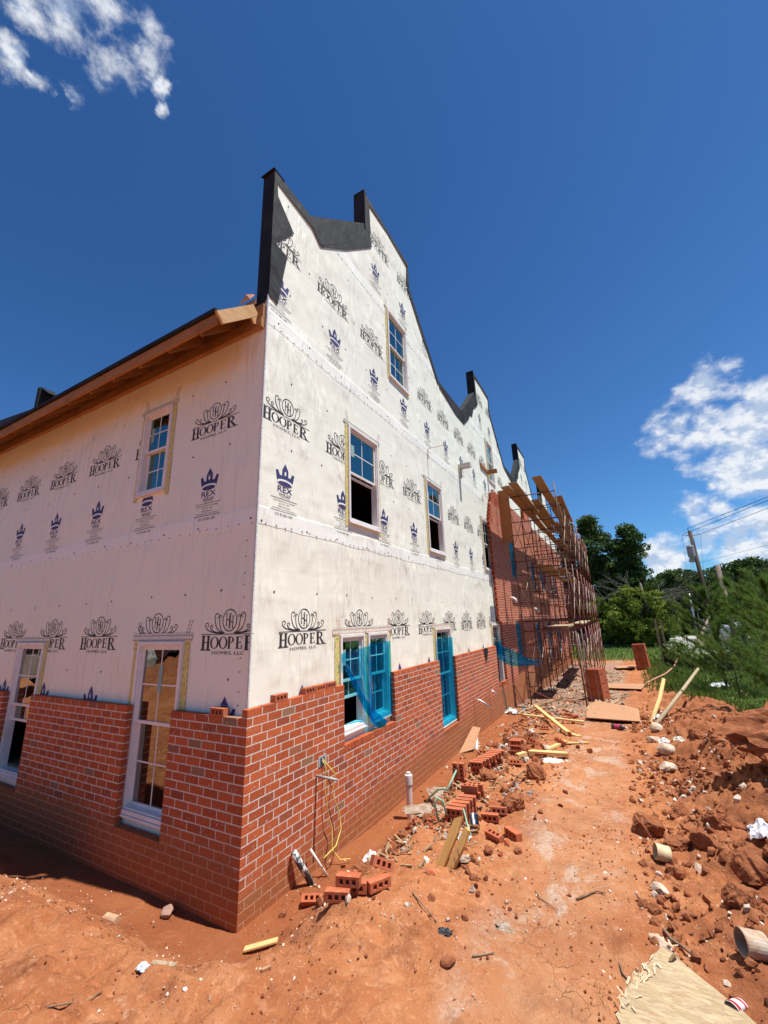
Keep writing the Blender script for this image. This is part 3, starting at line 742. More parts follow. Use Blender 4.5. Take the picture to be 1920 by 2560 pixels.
# ---- windows
def bx(mb,fac,a0,a1,b0,b1,o0,o1,mi=0):mb.box(fac(a0,b0,o0),fac(a1,b1,o1),mi)
def frame4(mb,fac,a0,a1,b0,b1,w,o0,o1,mi=0):
    bx(mb,fac,a0,a0+w,b0,b1,o0,o1,mi);bx(mb,fac,a1-w,a1,b0,b1,o0,o1,mi);bx(mb,fac,a0+w,a1-w,b0,b0+w,o0,o1,mi);bx(mb,fac,a0+w,a1-w,b1-w,b1,o0,o1,mi)
def window(fac,a0,a1,b0,b1,opened=False,glass='glass',rows=(2,2),fr='vinyl',sill=True,split=.5):
    mb=MB();frame4(mb,fac,a0,a1,b0,b1,.042,-.10,.034);frame4(mb,fac,a0+.043,a1-.043,b0+.043,b1-.043,.018,-.10,.016)
    bx(mb,fac,a0+.002,a1-.002,b0-.028,b0-.002,-.02,.045)
    w=mb.build('window',MT[fr],bld,bevel=.004)
    ia0,ia1,ib0,ib1=a0+.062,a1-.062,b0+.062,b1-.062;bm=ib0+(ib1-ib0)*split
    def sash(z0,z1,o,r):
        m=MB();frame4(m,fac,ia0,ia1,z0,z1,.034,o-.03,o)
        am=(ia0+ia1)/2;bx(m,fac,am-.008,am+.008,z0+.034,z1-.034,o-.017,o-.011)
        for i in range(1,r):
            zz=z0+(z1-z0)*i/r;bx(m,fac,ia0+.034,ia1-.034,zz-.008,zz+.008,o-.018,o-.0105)
        m.build('sash',MT['vinyl'],w)
        m=MB();m.add([fac(ia0+.034,z0+.034,o-.014),fac(ia1-.034,z0+.034,o-.014),fac(ia1-.034,z1-.034,o-.014),fac(ia0+.034,z1-.034,o-.014)],[(0,1,2,3)])
        m.build('glass_pane',MT[glass],w)
    sash(bm,ib1,-.012,rows[0])
    if opened:sash(bm-.06 if opened==1 else bm-.22,ib1-.1,-.05,rows[1])
    else:sash(ib0,bm+.03,-.05,rows[1])
    return w
for kd,a0,a1,b0,b1 in WR:
    op={'up':1,'low':2}.get(kd,False)
    if kd=='low' and a0>2 :op=False
    if kd=='low' and 9<a0:op=1
    window(FR,a0,a1,b0,b1,op,'glass',(2,2),'vinylgrey' if kd in('blo','bup') else 'vinyl')
for kd,a0,a1,b0,b1 in WL:
    window(FL,a0,a1,b0,b1,2 if kd=='llo2' else False,'glass_low' if kd!='lup' else 'glass',(2,2))
# price stickers on the panes
stm=simple('pale_sticker',(.30,.42,.38),(.25,.36,.33),5,.5)
for fac,a,z,w,h in((FR,2.04,3.55,.09,.2),(FR,5.17,3.6,.08,.17),(FR,3.53,6.98,.06,.12),(FL,-1.60,.36,.075,.30),(FL,-2.33,3.6,.07,.22),(FR,1.78,.42,.07,.2)):
    mb=MB();bx(mb,fac,a,a+w,z-h,z,-.024,-.022);mb.build('pane_sticker',stm,bld)
# flashing tape round the windows
def tape(fac,a0,a1,b0,b1,top='dot',side='tape',low=.08,w=.085):
    m=MB();o=.006
    for s0,s1 in((a0-w,a0-.001),(a1+.001,a1+w)):
        mi=0
        n=9
        for i in range(n):
            z0=b0-low+(b1+.05-b0+low)*i/n;z1=b0-low+(b1+.05-b0+low)*(i+1)/n
            m.add([fac(s0,z0,o),fac(s1,z0,o),fac(s1,z1,o),fac(s0,z1,o)],[(0,1,2,3)],0)
    zt=b1+.003;A0=a0-w-.05;A1=a1+w+.03
    m.add([fac(A0,zt,o+.003),fac(A1,zt,o+.003),fac(A1,zt+w*.9,o+.003),fac(A0,zt+w*.9,o+.003)],[(0,1,2,3)],1)
    mi=3 if top=='orange' else 2
    for rr in(0,1):
        a=A0+.01
        while a<A1-.02:
            zz=zt+.018+rr*w*.5;r=.014;pts=[(a+r+r*math.cos(t),zz-r*math.sin(t)*.9) for t in[math.pi*i/5 for i in range(6)]]
            m.add([fac(p,q,o+.0055) for p,q in pts],[tuple(range(6))[::-1]],mi);a+=.042
    for s,dx in((a0-.02,-.05),(a1+.01,.06)):
        for dd in(0,.045):
            for i in range(4):
                t0=i/4;t1=t0+.17;z0=zt+.08+t0*.16;z1=zt+.08+t1*.16
                m.add([fac(s+dd+dx*t0,z0,o+.004),fac(s+dd+dx*t0+.01,z0,o+.004),fac(s+dd+dx*t1+.01,z1,o+.004),fac(s+dd+dx*t1,z1,o+.004)],[(0,1,2,3)],mi)
    m.build('flashing_tape',[MT[side],MT['tapeclear'],MT['tapedot'],MT['tapeorange']],bld)
tape(FR,1.66,3.00,-.60,.62,'orange',w=.105);tape(FR,5.02,5.92,-1.24,.61,'orange');tape(FR,9.43,10.31,-1.24,.6)
tape(FR,1.90,2.84,2.25,3.84,w=.07);tape(FR,5.0,5.94,2.22,3.85,w=.07);tape(FR,9.36,10.30,2.22,3.83,w=.07);tape(FR,3.42,4.31,5.58,7.18,w=.06);tape(FR,10.95,11.82,5.55,7.12,w=.06)
tape(FL,-2.46,-1.83,2.58,3.85,w=.075);tape(FL,-1.99,-1.14,-1.19,.63,w=.10);tape(FL,-5.18,-4.34,-1.19,.63,w=.085)
mb=MB();mb.add([FR(2.29,-.6,.007),FR(2.37,-.6,.007),FR(2.37,.6,.007),FR(2.29,.6,.007)],[(0,1,2,3)]);mb.build('mullion_tape',MT['tape'],bld)
# ---- roofing felt over the parapets
def feltpoly(pts,o=.012,name='roofing_felt'):
    m=MB();m.add([FR(a,z,o) for a,z in pts],[tuple(range(len(pts)))])
    ob=m.build(name,MT['felt'],bld);return ob
def strip(top,low,o=.012):
    m=MB()
    n=len(top);vs=[FR(a,z+.01,o) for a,z in top]+[FR(a,z,o+random.uniform(0,.02)) for a,z in low]
    m.add(vs,[(n+i,n+i+1,i+1,i) for i in range(n-1)])
    vs=[FR(a,z+.012,o) for a,z in top]+[(-.30,a,z+.012) for a,z in top]+[(-.30,a,z-.25) for a,z in top]
    m.add(vs,[(i,i+1,n+i+1,n+i) for i in range(n-1)]+[(n+i,n+i+1,2*n+i+1,2*n+i) for i in range(n-1)])
    m.build('roofing_felt',MT['felt'],bld)
feltpoly([(.098,6.99),(.098,4.89),(.26,4.87),(.35,5.44),(.41,5.78),(.17,5.80),(.53,6.31),(.18,6.64),(.16,6.84),(.16,6.99)])
m=MB();m.add([(-.088,.094,4.89),(-.088,.094,7.0),(-.30,.094,7.0),(-.30,.09,4.8),(-.19,.08,4.74)],[(0,1,2,3,4)]);m.build('roofing_felt',MT['felt'],bld)
for k in range(4):
    y=7.5*k;rnd=lambda s:random.uniform(-s,s)
    if k==0:
        strip([(.1,7.02),(.90,7.02),(1.6,7.68),(2.60,8.62)],[(.15,6.86),(.94,6.84),(1.15,6.68),(2.6,8.20)][:4])
        feltpoly([(.95,6.84),(1.17,6.68),(1.9,7.30),(2.85,8.25),(2.80,8.5),(2.6,8.62),(2.0,8.0)],.018)
    else:
        strip([(y-1.15,7.02),(y+.1,7.02),(y+.75,7.02)],[(y-1.12,6.88),(y+.15,6.62+rnd(.06)),(y+.9,6.62)])
        strip([(y+.75,7.02),(y+1.3,7.42),(y+1.75,7.84),(y+2.2,8.26),(y+2.6,8.62)],[(y+.9,6.62),(y+1.55,7.1),(y+1.9,7.62),(y+2.5,7.95),(y+2.86,8.25)])
        feltpoly([(y+1.5,7.3),(y+1.95,7.35),(y+2.3,7.9),(y+2.1,8.0)],.02)
    strip([(y+2.6,8.62),(y+2.6,9.45)],[(y+2.80,8.5),(y+2.76,9.30)])
    strip([(y+2.6,9.45),(y+3.6,9.45),(y+4.69,9.45)],[(y+2.76,9.30),(y+3.6,9.36),(y+4.60,9.33)])
    strip([(y+4.69,9.45),(y+4.69,8.72)],[(y+4.60,9.33),(y+4.52,8.74)])
    strip([(y+4.69,8.72),(y+5.3,8.10),(y+5.9,7.48),(y+6.35,7.02)],[(y+4.52,8.66),(y+5.15,8.0),(y+5.78,7.40),(y+6.30,6.86)])
    m=MB();m.box((-.33,y+2.56,8.5),(-.06,y+2.595,9.47));m.box((-.31,y+2.55,9.462),(-.075,y+2.66,9.475));m.build('roofing_felt',MT['felt'],bld)
m=MB();m.add([(-.08,.07,7.05),(-.32,.05,7.0),(-.30,.2,7.05),(-.08,.3,7.04)],[(0,1,2,3)]);m.build('roofing_felt',MT['felt'],bld)
# ---- roof and eave
roofm=simple('dark_shingles',(.055,.055,.052),(.035,.035,.034),8,.9,.01)
m=MB();rx0,rx1=-18,-.29
def rz(y):
    t=(y-3.65+3.75)%7.5-3.75
    return 8.15-abs(t)*.93
ys=[-.5]+[0.1]+[3.65]+[7.4,11.15,14.9,18.65,22.4,26.15,29.9]
zs=[rz(.1)-.93*.6]+[rz(y) for y in ys[1:]]
for i in range(len(ys)-1):
    a,b=ys[i],ys[i+1]
    m.add([(rx0,a,zs[i]),(rx1,a,zs[i]),(rx1,b,zs[i+1]),(rx0,b,zs[i+1])],[(0,1,2,3)])
    m.add([(rx0,a,zs[i]-.02),(rx1,a,zs[i]-.02),(rx1,b,zs[i+1]-.02),(rx0,b,zs[i+1]-.02)],[(3,2,1,0)])
rf=m.build('roof',roofm,bld)
ez=zs[0]
m=MB();m.box((-18,-.535,ez-.03),(-.27,-.49,ez+.018));m.build('drip_edge',MT['felt'],bld)
m=MB();m.box((-18,-.50,ez-.165),(-.27,-.465,ez-.032));m.build('fascia_board',MT['fascia'],bld)
m=MB();
m.obox((-.235,-.50,ez-.115),(-.235,.02,ez-.115+.52*.93),.035,.145,(0,0,1));m.build('rake_board',MT['lumbery'],bld)
m=MB();m.obox((-.235,-.03,ez+.20),(-.235,.05,ez+.27),.03,.12,(0,0,1));m.build('lookout_block',MT['lumbery'],bld)
m=MB();m.box((-18,.03,4.40),(-.13,.085,4.54));m.box((-18,.05,4.545),(-.13,.09,4.75));m.build('frieze_board',MT['fascia'],bld)
x=-.62
while x>-17.5:
    m=MB();m.obox((x,-.46,ez-.105),(x,.12,ez-.105+.58*.93),.04,.13,(0,0,1));m.build('rafter_tail',MT['fascia'],bld);x-=.61
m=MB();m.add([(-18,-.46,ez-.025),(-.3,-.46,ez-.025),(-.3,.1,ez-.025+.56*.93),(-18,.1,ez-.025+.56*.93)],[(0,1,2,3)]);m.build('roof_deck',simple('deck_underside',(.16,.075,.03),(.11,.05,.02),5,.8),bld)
# parapet piece and cross gable far along the eave
m=MB();m.box((-8.02,.6,5.2),(-7.90,.9,6.38));m.obox((-7.90,.76,6.36),(-7.5,.76,6.1),.25,.02);m.build('dormer_parapet',MT['felt'],bld)
m=MB();m.add([(-8.6,.8,5.1),(-8.6,.8,6.12),(-10.7,.8,6.36),(-12.5,.8,6.38),(-12.5,.8,5.0),(-8.6,3.2,6.3),(-10.7,3.2,7.6),(-12.5,3.2,7.6)],[(0,1,2,3,4),(1,5,6,2),(2,6,7,3)]);m.build('cross_gable',roofm,bld)
# torn roofing wrapper at the corner
m=MB();m.add([(-.32,.0,4.86),(-.52,-.02,4.83),(-.56,.05,4.92),(-.44,.10,5.0),(-.30,.08,4.99),(-.40,.0,4.97)],[(0,5,4),(0,1,5),(1,2,5),(2,3,5),(3,4,5)])
m.build('torn_wrapper',simple('rust_wrapper',(.42,.17,.08),(.5,.3,.2),8,.5),None,label='crumpled rust coloured wrapper lying on the roof edge at the building corner',cat='wrapper')
# conduit stubs and boxes on the wrap
for a,z,b in((5.22,4.62,.36),(9.80,4.70,.42)):
    m=MB();m.tube([FR(a,z-.25,.02),FR(a,z-.02,.025),FR(a+.01,z+.02,.06),FR(a+.08,z+.05,b),FR(a+.1,z+.02,b+.05)],.012,8);m.build('conduit_stub',MT['pvc'],bld,smooth=True)
m=MB();m.box(FR(7.5,4.62,.01),FR(7.66,5.0,.05));m.box(FR(7.5,4.88,.05),FR(7.66,5.0,.34));m.build('vent_box',simple('grey_box',(.55,.53,.5),(.45,.43,.4),6,.6),bld)
m=MB();m.obox(FR(9.9,5.78,.03),FR(10.9,5.78,.03),.05,.10);m.box(FR(10.75,5.72,.05),FR(10.9,5.84,.35));m.build('wood_cleat',MT['fascia'],bld)
m=MB();m.tube([FR(9.95,2.1,.03),FR(10.02,1.0,.04),FR(10.05,.75,.04)],.02,6);m.build('cable_run',MT['vinylgrey'],bld)
m=MB();m.box(FR(9.5,.66,.008),FR(10.3,1.12,.015));m.build('grey_flashing',simple('grey_patch',(.16,.17,.2),(.2,.2,.22),5,.6),bld)
# elbows poking out of the brick, white
for y,z in((11.9,1.32),(16.3,1.0)):
    m=MB();m.tube([(0,y,z+.1),(.10,y,z+.1),(.17,y,z+.05),(.20,y,z-.06)],.055,10);m.build('vent_elbow',MT['pvc'],bld,smooth=True)
# conduits curving from the lower brick
for y0,z0,pts in((6.912,-1.037,[(0,0,0),(.12,.05,-.01),(.26,.08,-.09),(.38,.10,-.20)]),(8.247,-1.039,[(0,0,0),(.08,.02,0),(.16,.04,-.06),(.22,.05,-.14)])):
    m=MB();m.tube([(a,y0+b,z0+c) for a,b,c in pts],.014,8);m.build('metal_conduit',simple('shiny_conduit',(.6,.6,.62),(.5,.5,.52),6,.3,metal=.8),bld,smooth=True)
m=MB();m.tube([(-.01,1.07,-.869),(.28,1.075,-.877)],.014,10);m.build('metal_conduit',simple('dusty_conduit',(.42,.38,.34),(.3,.28,.25),9,.5),bld,smooth=True)
m=MB();m.box((.001,1.10,-.80),(.006,1.25,-.69),0);m.box((.007,1.13,-.79),(.010,1.21,-.71),1);m.build('outlet_hole',[simple('mortar_patch',(.42,.36,.32),(.3,.26,.22),9,.9),simple('dark_blue_box',(.03,.06,.12),(.02,.03,.05),9,.6)],bld)
# ------------------------------------------------------------------ blue protective film hanging on windows
def film(name,pts,nu,label,grp='blue plastic films on the windows'):
    """pts(u,v)->(x,y,z)"""
    V=[];F=[]
    for j in range(nu+1):
        for i in range(nu+1):V.append(pts(i/nu,j/nu))
    for j in range(nu):
        for i in range(nu):
            b=j*(nu+1)+i;F.append((b,b+1,b+nu+2,b+nu+1))
    return np_mesh(name,V,F,MT['film'],smooth=True,label=label,category='film',group=grp)
def flat(a0,a1,b0,b1,o=.05,amp=.006,s=0):
    def f(u,v):
        a=a0+(a1-a0)*u;b=b0+(b1-b0)*v
        return (-.1+o+amp*float(fbm(a*9+s,b*5,3,5)),a+.012*float(vn(b*6,s,4)),b)
    return f
film('window_film',flat(2.36,3.03,-.60,.47),24,'blue plastic film covering the right half of the double window')
def diag(u,v):
    # sagging sheet from the upper left corner of the pair down to the centre
    top=Vector((.045,1.63+u*.75,.38+.07*u));bl=Vector((.07,1.68+u*1.18,-.24-.0*u))
    k=v**.8
    a=1.63+u*.76;zt=.38+.06*u
    zb=.34-1.05*u**.75 ;z=zt+(zb-zt)*v
    a2=a+v*.10*math.sin(u*3)
    return (-.1+.055+.05*v*u+.014*float(fbm(u*9,v*6,3,8)),a2,z)
film('window_film',diag,26,'torn blue plastic film sagging diagonally over the left half of the double window')
def rope(u,v):
    t=u;c=Vector((-.1+.085,1.72+t*1.0,.20-.92*t**1.1+ .14*math.sin(t*3.14)*-1));w=.035+.06*t
    ang=v*2*math.pi
    return (c.x+.018*math.cos(ang)+.01*float(vn(u*20,v*8,3)),c.y+w*.55*math.sin(ang),c.z+w*.8*math.sin(ang+.8)+.02*float(vn(u*14,v*9,6)))
film('window_film',rope,20,'bunched roll of blue film hanging across the lower double window')
film('window_film',flat(5.0,5.93,-1.22,.40,.05,.006,3),24,'blue plastic film covering the narrow single window right of the double window')
def flap(u,v):
    # film blown out from the third ground floor window
    y=9.42+u*.55+v*.0;w=(.36-.10*u)
    x=-.04+u*.95;z=-.10-.62*u**.8+(v-.5)*w*(1+.4*math.sin(u*5))+.15*u*u+.05*float(fbm(u*6,v*4,3,2))
    return (x+.06*math.sin(v*9),y+.5*u+.08*float(vn(u*7,v*7,9)),z)
film('window_film',flap,22,'loose blue film blowing outward from the window at the end of the low brick wall')
film('window_film',flat(9.44,10.3,-.3,.05,.05,.01,8),10,'short piece of blue film left on the window ending the low brick wall')
k=0
for kd,a0,a1,b0,b1 in WR:
    if kd in('blo','bup'):
        k+=1
        film('window_film',flat(a0,a1,b0+(.1 if k%3 else .5),b1-.08,.05,.008,k),8,'blue plastic film on the %s window of the %s floor behind the scaffolding'%(['nearest','second','third','farthest'][(k-1)%4],'ground' if kd=='blo' else 'upper'))
# ------------------------------------------------------------------ scaffold
sc=empty('scaffold',(1.2,20,-2.1),label='long row of red and rusty tube scaffold frames along the brick wall',cat='scaffold')
def P(o):o.parent=sc;o.matrix_parent_inverse=Matrix.Translation((-1.2,-20,2.1));return o
XI,XO=.45,2.0;Y0=11.25;DY=2.13
for k in range(9):
    y=Y0+DY*k;zb=gz(XO,y)-.02;zi=gz(XI,y)-.02;mt=MT['steel_dull'] if k<2 else MT['steel_red']
    lean=random.uniform(-.02,.02)
    # level 0 : walk-through frame with narrow ladders
    m=MB();t=.021;zt=.32
    m.tube([(XO+.02,y,zb),(XO,y,zt)],t*1.1,7);m.tube([(XI,y,zi),(XI,y,zt)],t,7);m.tube([(XI,y,zt),(XO,y,zt)],t,7)
    m.tube([(XI,y,.28+.35),(XO,y,.28+.35)],.03 if k==0 else t,6)
    m.tube([(XI+.42,y,zt),(XI+.42,y,-.95),(XI+.38,y,-1.22),(XI+.2,y,-1.33),(XI,y,-1.36)],.017,6)
    for zz in(-.1,-.5,-.92):m.tube([(XI,y,zz),(XI+.42,y,zz)],.014,6)
    if k:
        m.tube([(XO-.42,y,zt),(XO-.42,y,-.95),(XO-.38,y,-1.22),(XO,y,-1.36)],.017,6)
        for zz in(-.1,-.5,-.92):m.tube([(XO,y,zz),(XO-.42,y,zz)],.014,6)
    P(m.build('frame',mt,None,smooth=True))
    for lv,(z0,z1) in enumerate(((.32,2.58),(2.58,4.84))):
        if k>7 and lv==1:continue
        m=MB();m.tube([(XO,y,z0),(XO+lean,y,z1+(.32 if lv else 0))],t,7);m.tube([(XI,y,z0),(XI,y,z1+(.1 if lv else 0))],t,7)
        for i in range(1,6):
            zz=z0+(z1-z0)*i/5
            if k%2 and i in(2,4):
                m.tube([(XI,y,zz),(XI+.45,y,zz)],.015,6);m.tube([(XO,y,zz),(XO-.45,y,zz)],.015,6)
            else:m.tube([(XI,y,zz),(XO,y,zz)],.019 if i in(5,) else .015,6)
        if k%2:
            for xx in(XI+.45,XO-.45):m.tube([(xx,y,z1),(xx,y,z0+.3)],.015,6)
        P(m.build('frame',mt,None,smooth=True))
    if k<8:
        for lv,(z0,z1) in enumerate(((-1.5,-.1),(.7,2.1),(3.0,4.4))):
            for xx in(XI-.03,XO+.03):
                if lv==2 and k>6:continue
                m=MB();m.tube([(xx,y,z0),(xx,y+DY,z1)],.012,5);m.tube([(xx+.015,y,z1),(xx+.015,y+DY,z0)],.012,5);P(m.build('cross_brace',MT['brace'] if (k+lv)%3 else MT['steel_dull'],None,smooth=True))
        m=MB();m.tube([(XO+.05,y+.1,.2-.3*(k%3)),(XO+.06,y+.35+.2*(k%2),-1.2+.15*(k%4))],.016,6);P(m.build('guard_tube',MT['guard'],None,smooth=True))
# planks
def plank(p0,p1,w,h,label,mat='plank',name='scaffold_plank',cat='plank',grp='planks lying on the scaffold'):
    p0=Vector(p0);p1=Vector(p1);L=(p1-p0).length;m=MB();n=6
    vs=[];
    for i in range(n+1):
        t=i/n;z=-.02*math.sin(math.pi*t)*L/5
        for a,b in((-w/2,-h/2),(w/2,-h/2),(w/2,h/2),(-w/2,h/2)):vs.append((a,L*t,z+b))
    fs=[(0,1,2,3)]+[tuple(n*4+q for q in(3,2,1,0))]
    for i in range(n):
        for q in range(4):fs.append((i*4+q,(i+1)*4+q,(i+1)*4+(q+1)%4,i*4+(q+1)%4))
    m.add(vs,fs);o=m.build(name,MT[mat],None,label=label,category=cat,group=grp)
    d=(p1-p0).normalized();o.location=p0;o.rotation_euler=Vector((0,1,0)).rotation_difference(d).to_euler();return o
dk=4.90
for i,(x,y0,y1,z,w,lb) in enumerate([
 (.62,10.05,15.0,dk,.26,'nearest inner plank on the top lift, closest to the raised brick edge'),
 (.90,9.85,14.8,dk+.03,.26,'second inner plank on the top lift, overhanging the first frame the most'),
 (1.66,9.7,14.6,dk+.03,.28,'outer plank on the top lift standing out against the blue sky'),
 (1.18,12.4,17.2,dk+.03,.28,'middle plank on the top lift starting at the second bay'),
 (1.98,12.3,17.0,dk+.0,.26,'outermost plank on the top lift starting behind the second frame'),
 (.66,14.4,19.3,dk+.04,.28,'inner top plank lapping the far end of the first one'),
 (.98,14.5,19.4,dk+.04,.28,'top plank in line behind the second inner plank'),
 (1.64,14.2,19.1,dk+.06,.28,'outer top plank lapping over the sky-side plank'),
 (1.3,16.9,21.8,dk+.03,.28,'top plank in the middle of the deck, third run'),
 (.70,19.0,23.9,dk+.02,.28,'inner top plank in the third run from the near end'),
 (1.62,18.9,23.6,dk+.02,.28,'outer top plank in the third run from the near end'),
 (1.0,21.5,26.3,dk+.03,.28,'top plank near the far end of the scaffold deck'),
 (1.9,23.0,27.8,dk+.02,.28,'farthest outer plank on the top lift'),
 (.85,13.3,18.2,2.66,.28,'inner plank on the middle lift, in front of the upper windows'),
 (1.15,13.5,18.3,2.63,.28,'middle plank on the middle lift'),
 (1.45,15.2,20.1,2.66,.28,'outer plank on the middle lift'),
 (.9,18.0,22.8,2.67,.28,'far inner plank on the middle lift'),
 (1.35,19.9,24.6,2.65,.28,'far outer plank on the middle lift'),
 (1.25,13.4,16.2,.40,.75,'pale wide board on the lowest lift, near end'),
 (1.55,16.6,21.4,.42,.55,'long pale board on the lowest lift, middle'),
 (1.4,21.4,26.2,.42,.6,'long pale board on the lowest lift, far end')]):
    plank((x,y0,z),(x+random.uniform(-.05,.05),y1,z),w,.045,lb,'plypale' if z<1 else 'plank')
m=MB();m.box((.10,11.21,3.25),(.46,11.235,5.12));m.box((.10,11.236,5.08),(.55,11.27,5.16));m.build('plywood_sheet',MT['fascia'],None,label='tall plywood sheet standing upright between the raised brick edge and the first scaffold frame',category='board')

# ------------------------------------------------------------------ loose bricks
def loose_brick_mesh():
    m=MB();L,Wd,H=.193,.070,.070
    xs=[-L/2,-.066,-.036,-.016,.016,.036,.066,L/2];ysb=[-Wd/2,-.017,.017,Wd/2]
    hole={(1,1),(3,1),(5,1)}
    dark=[]
    for i in range(7):
        for j in range(3):
            a,b,c,d=xs[i],xs[i+1],ysb[j],ysb[j+1]
            if (i,j) in hole:
                for p,q in(((a,c),(b,c)),((b,c),(b,d)),((b,d),(a,d)),((a,d),(a,c))):
                    m.add([(p[0],p[1],H/2),(q[0],q[1],H/2),(q[0],q[1],-H/2),(p[0],p[1],-H/2)],[(0,1,2,3)],c=(.3,.3,0,1))
                m.add([(a,c,0),(b,c,0),(b,d,0),(a,d,0)],[(0,1,2,3)],c=(.0,.3,0,1))
            else:
                m.add([(a,c,H/2),(b,c,H/2),(b,d,H/2),(a,d,H/2)],[(0,1,2,3)],c=(.8,.5,.5,1));m.add([(a,c,-H/2),(b,c,-H/2),(b,d,-H/2),(a,d,-H/2)],[(3,2,1,0)],c=(.8,.5,.5,1))
    a,b,c,d=xs[0],xs[-1],ysb[0],ysb[-1]
    for p,q in(((a,c),(b,c)),((b,c),(b,d)),((b,d),(a,d)),((a,d),(a,c))):
        m.add([(p[0],p[1],-H/2),(q[0],q[1],-H/2),(q[0],q[1],H/2),(p[0],p[1],H/2)],[(0,1,2,3)],c=(.9,.5,.5,1))
    return m
def loosemat():
    m,g,o=newmat('loose_brick');t=g.n('ShaderNodeTexCoord').outputs['Object']
    at=g.n('ShaderNodeAttribute',attribute_name='col').outputs['Color'];s=g.n('ShaderNodeSeparateColor',{0:at})
    oi=g.n('ShaderNodeObjectInfo').outputs['Random']
    c=g.mix(oi,(.46,.115,.047),(.34,.085,.037));c=g.mix(g.rng(g.noise(t,21,5,.7).outputs[0],.42,.7,0,.65),c,(.42,.19,.10))
    n=g.noise(t,60,4,.7).outputs[0]
    pbsdf(g,o,c,.85,bump(g,n,.002),0,.2);return m
MT['lbrick']=loosemat()
lb0=loose_brick_mesh().build('loose_brick',MT['lbrick'],None)
used=[False]
def brick(x,y,dz,rx,ry,rz_,label,grp='loose three-hole bricks',abs_z=None):
    if used[0]:o=lb0.copy();COL.objects.link(o)
    else:o=lb0;used[0]=True
    z=abs_z if abs_z is not None else gz(x,y)+dz
    o.location=(x,y,z);o.rotation_euler=(R(rx),R(ry),R(rz_));tag(o,label,'brick',grp);return o
H2=.035
# corner heap: holes face the viewer (top face tipped to -y)
z0=gz(1.0,.05)
brick(1.00,.06,0,90,0,22,'bottom brick of the little heap near the building corner, holes facing the path',abs_z=z0+.045)
brick(1.07,.20,0,90,0,25,'brick lying behind the lowest brick of the heap near the corner',abs_z=z0+.05)
brick(1.05,.14,0,90,0,18,'upper brick with three dark holes on the heap near the building corner',abs_z=z0+.118)
brick(1.22,.32,0,90,0,60,'brick standing on edge at the back right of the corner heap',abs_z=z0+.05)
brick(1.20,.42,0,70,25,48,'tilted brick leaning on top of the corner heap',abs_z=z0+.135)
brick(.36,.56,.035,30,0,28,'brick half sunk beside the wall next to the wrapped pipe, holes up')
# stack 1 (on edge row)
zs1=gz(1.35,2.0)
names=['first','second','third','fourth','fifth','sixth']
for i in range(5):
    brick(1.33+.012*i,1.80+.082*i,0,90,0,8+random.uniform(-3,3),'%s brick from the near end of the upper edge-laid row beside the upright pine plank'%names[i],abs_z=zs1+.125+.004*i)
    brick(1.33+.012*i,1.80+.082*i,0,90,0,8+random.uniform(-3,3),'%s brick from the near end of the lower edge-laid row beside the upright pine plank'%names[i],abs_z=zs1+.05)
brick(1.36,2.28,0,0,0,10,'brick laid flat with holes up on the far end of the near stack',abs_z=zs1+.20)
brick(1.40,2.36,0,0,0,8,'second flat brick behind it on the far end of the near stack',abs_z=zs1+.20)
brick(1.38,2.31,0,90,0,10,'brick on edge under the flat bricks at the far end of the near stack',abs_z=zs1+.125)
brick(1.40,2.39,0,90,0,10,'last brick on edge under the flat bricks of the near stack',abs_z=zs1+.125)
# small pair stack
z2=gz(.88,3.3)
brick(.84,3.22,0,0,90,95,'left upright brick on the small stack between the two edge-laid rows',abs_z=z2+.20)
brick(.93,3.24,0,0,90,92,'right upright brick on the small stack between the two edge-laid rows',abs_z=z2+.20)
brick(.90,3.26,0,90,0,5,'brick lying under the two upright ones',abs_z=z2+.05)
# stack 2
z3=gz(1.05,3.9)
for i in range(8):
    brick(1.04+.025*i,3.58+.085*i,0,90,0,10+random.uniform(-4,4),'%s brick from the near end of the top row of the second edge-laid stack'%(names+['seventh','last'])[i],abs_z=z3+.125+.003*i)
    if i%2==0:brick(1.05+.025*i,3.60+.085*i,0,90,0,10,'%s brick from the near end in the bottom row of the second edge-laid stack'%(names+['seventh','last'])[i],abs_z=z3+.05)
# heap 3
z4=gz(1.3,5.1)
brick(1.30,4.98,0,90,0,8,'brick with holes showing at the foot of the collapsed pile',abs_z=z4+.05)
brick(1.31,5.0,0,90,0,5,'middle brick of the short column in the collapsed pile',abs_z=z4+.125)
brick(1.31,5.03,0,90,0,8,'top brick of the short column in the collapsed pile',abs_z=z4+.20)
brick(1.33,5.12,0,90,0,10,'brick behind the short column in the collapsed pile',abs_z=z4+.2)
for i,(x,y,h,a,b,c) in enumerate([(1.52,5.15,.12,60,40,60),(1.62,5.3,.08,50,20,130),(1.70,5.1,.05,90,0,15),(1.45,5.6,.15,80,30,35),(1.40,5.8,.2,75,-15,20),(1.6,5.7,.1,30,30,80),(1.78,5.45,.06,10,20,110),(1.9,6.1,.07,15,-15,150),(1.5,6.9,.1,60,0,20),(1.72,8.9,.05,90,0,10),(1.75,9.0,.12,80,10,20),(1.85,9.4,.05,20,0,60)]):
    brick(x,y,h,a,b,c,['brick sliding off the collapsed pile beside the short column','slanted brick on the collapsed pile','brick on edge by the split pine board','brick on top at the back of the collapsed pile','brick propped at the back left of the collapsed pile','tumbled brick in the middle of the collapsed pile','brick at the right edge of the collapsed pile','lone brick between the white plastic scrap and the long board','brick under the crossing boards','brick on edge beyond the crossing boards','brick resting on another beyond the crossing boards','brick lying flat near the strand board corner'][i])
brick(1.42,4.38,.04,60,0,12,'single brick with holes up in front of the collapsed pile')
brick(1.62,2.15,.04,90,0,12,'front brick of the pair right of the near stack, holes toward the path')
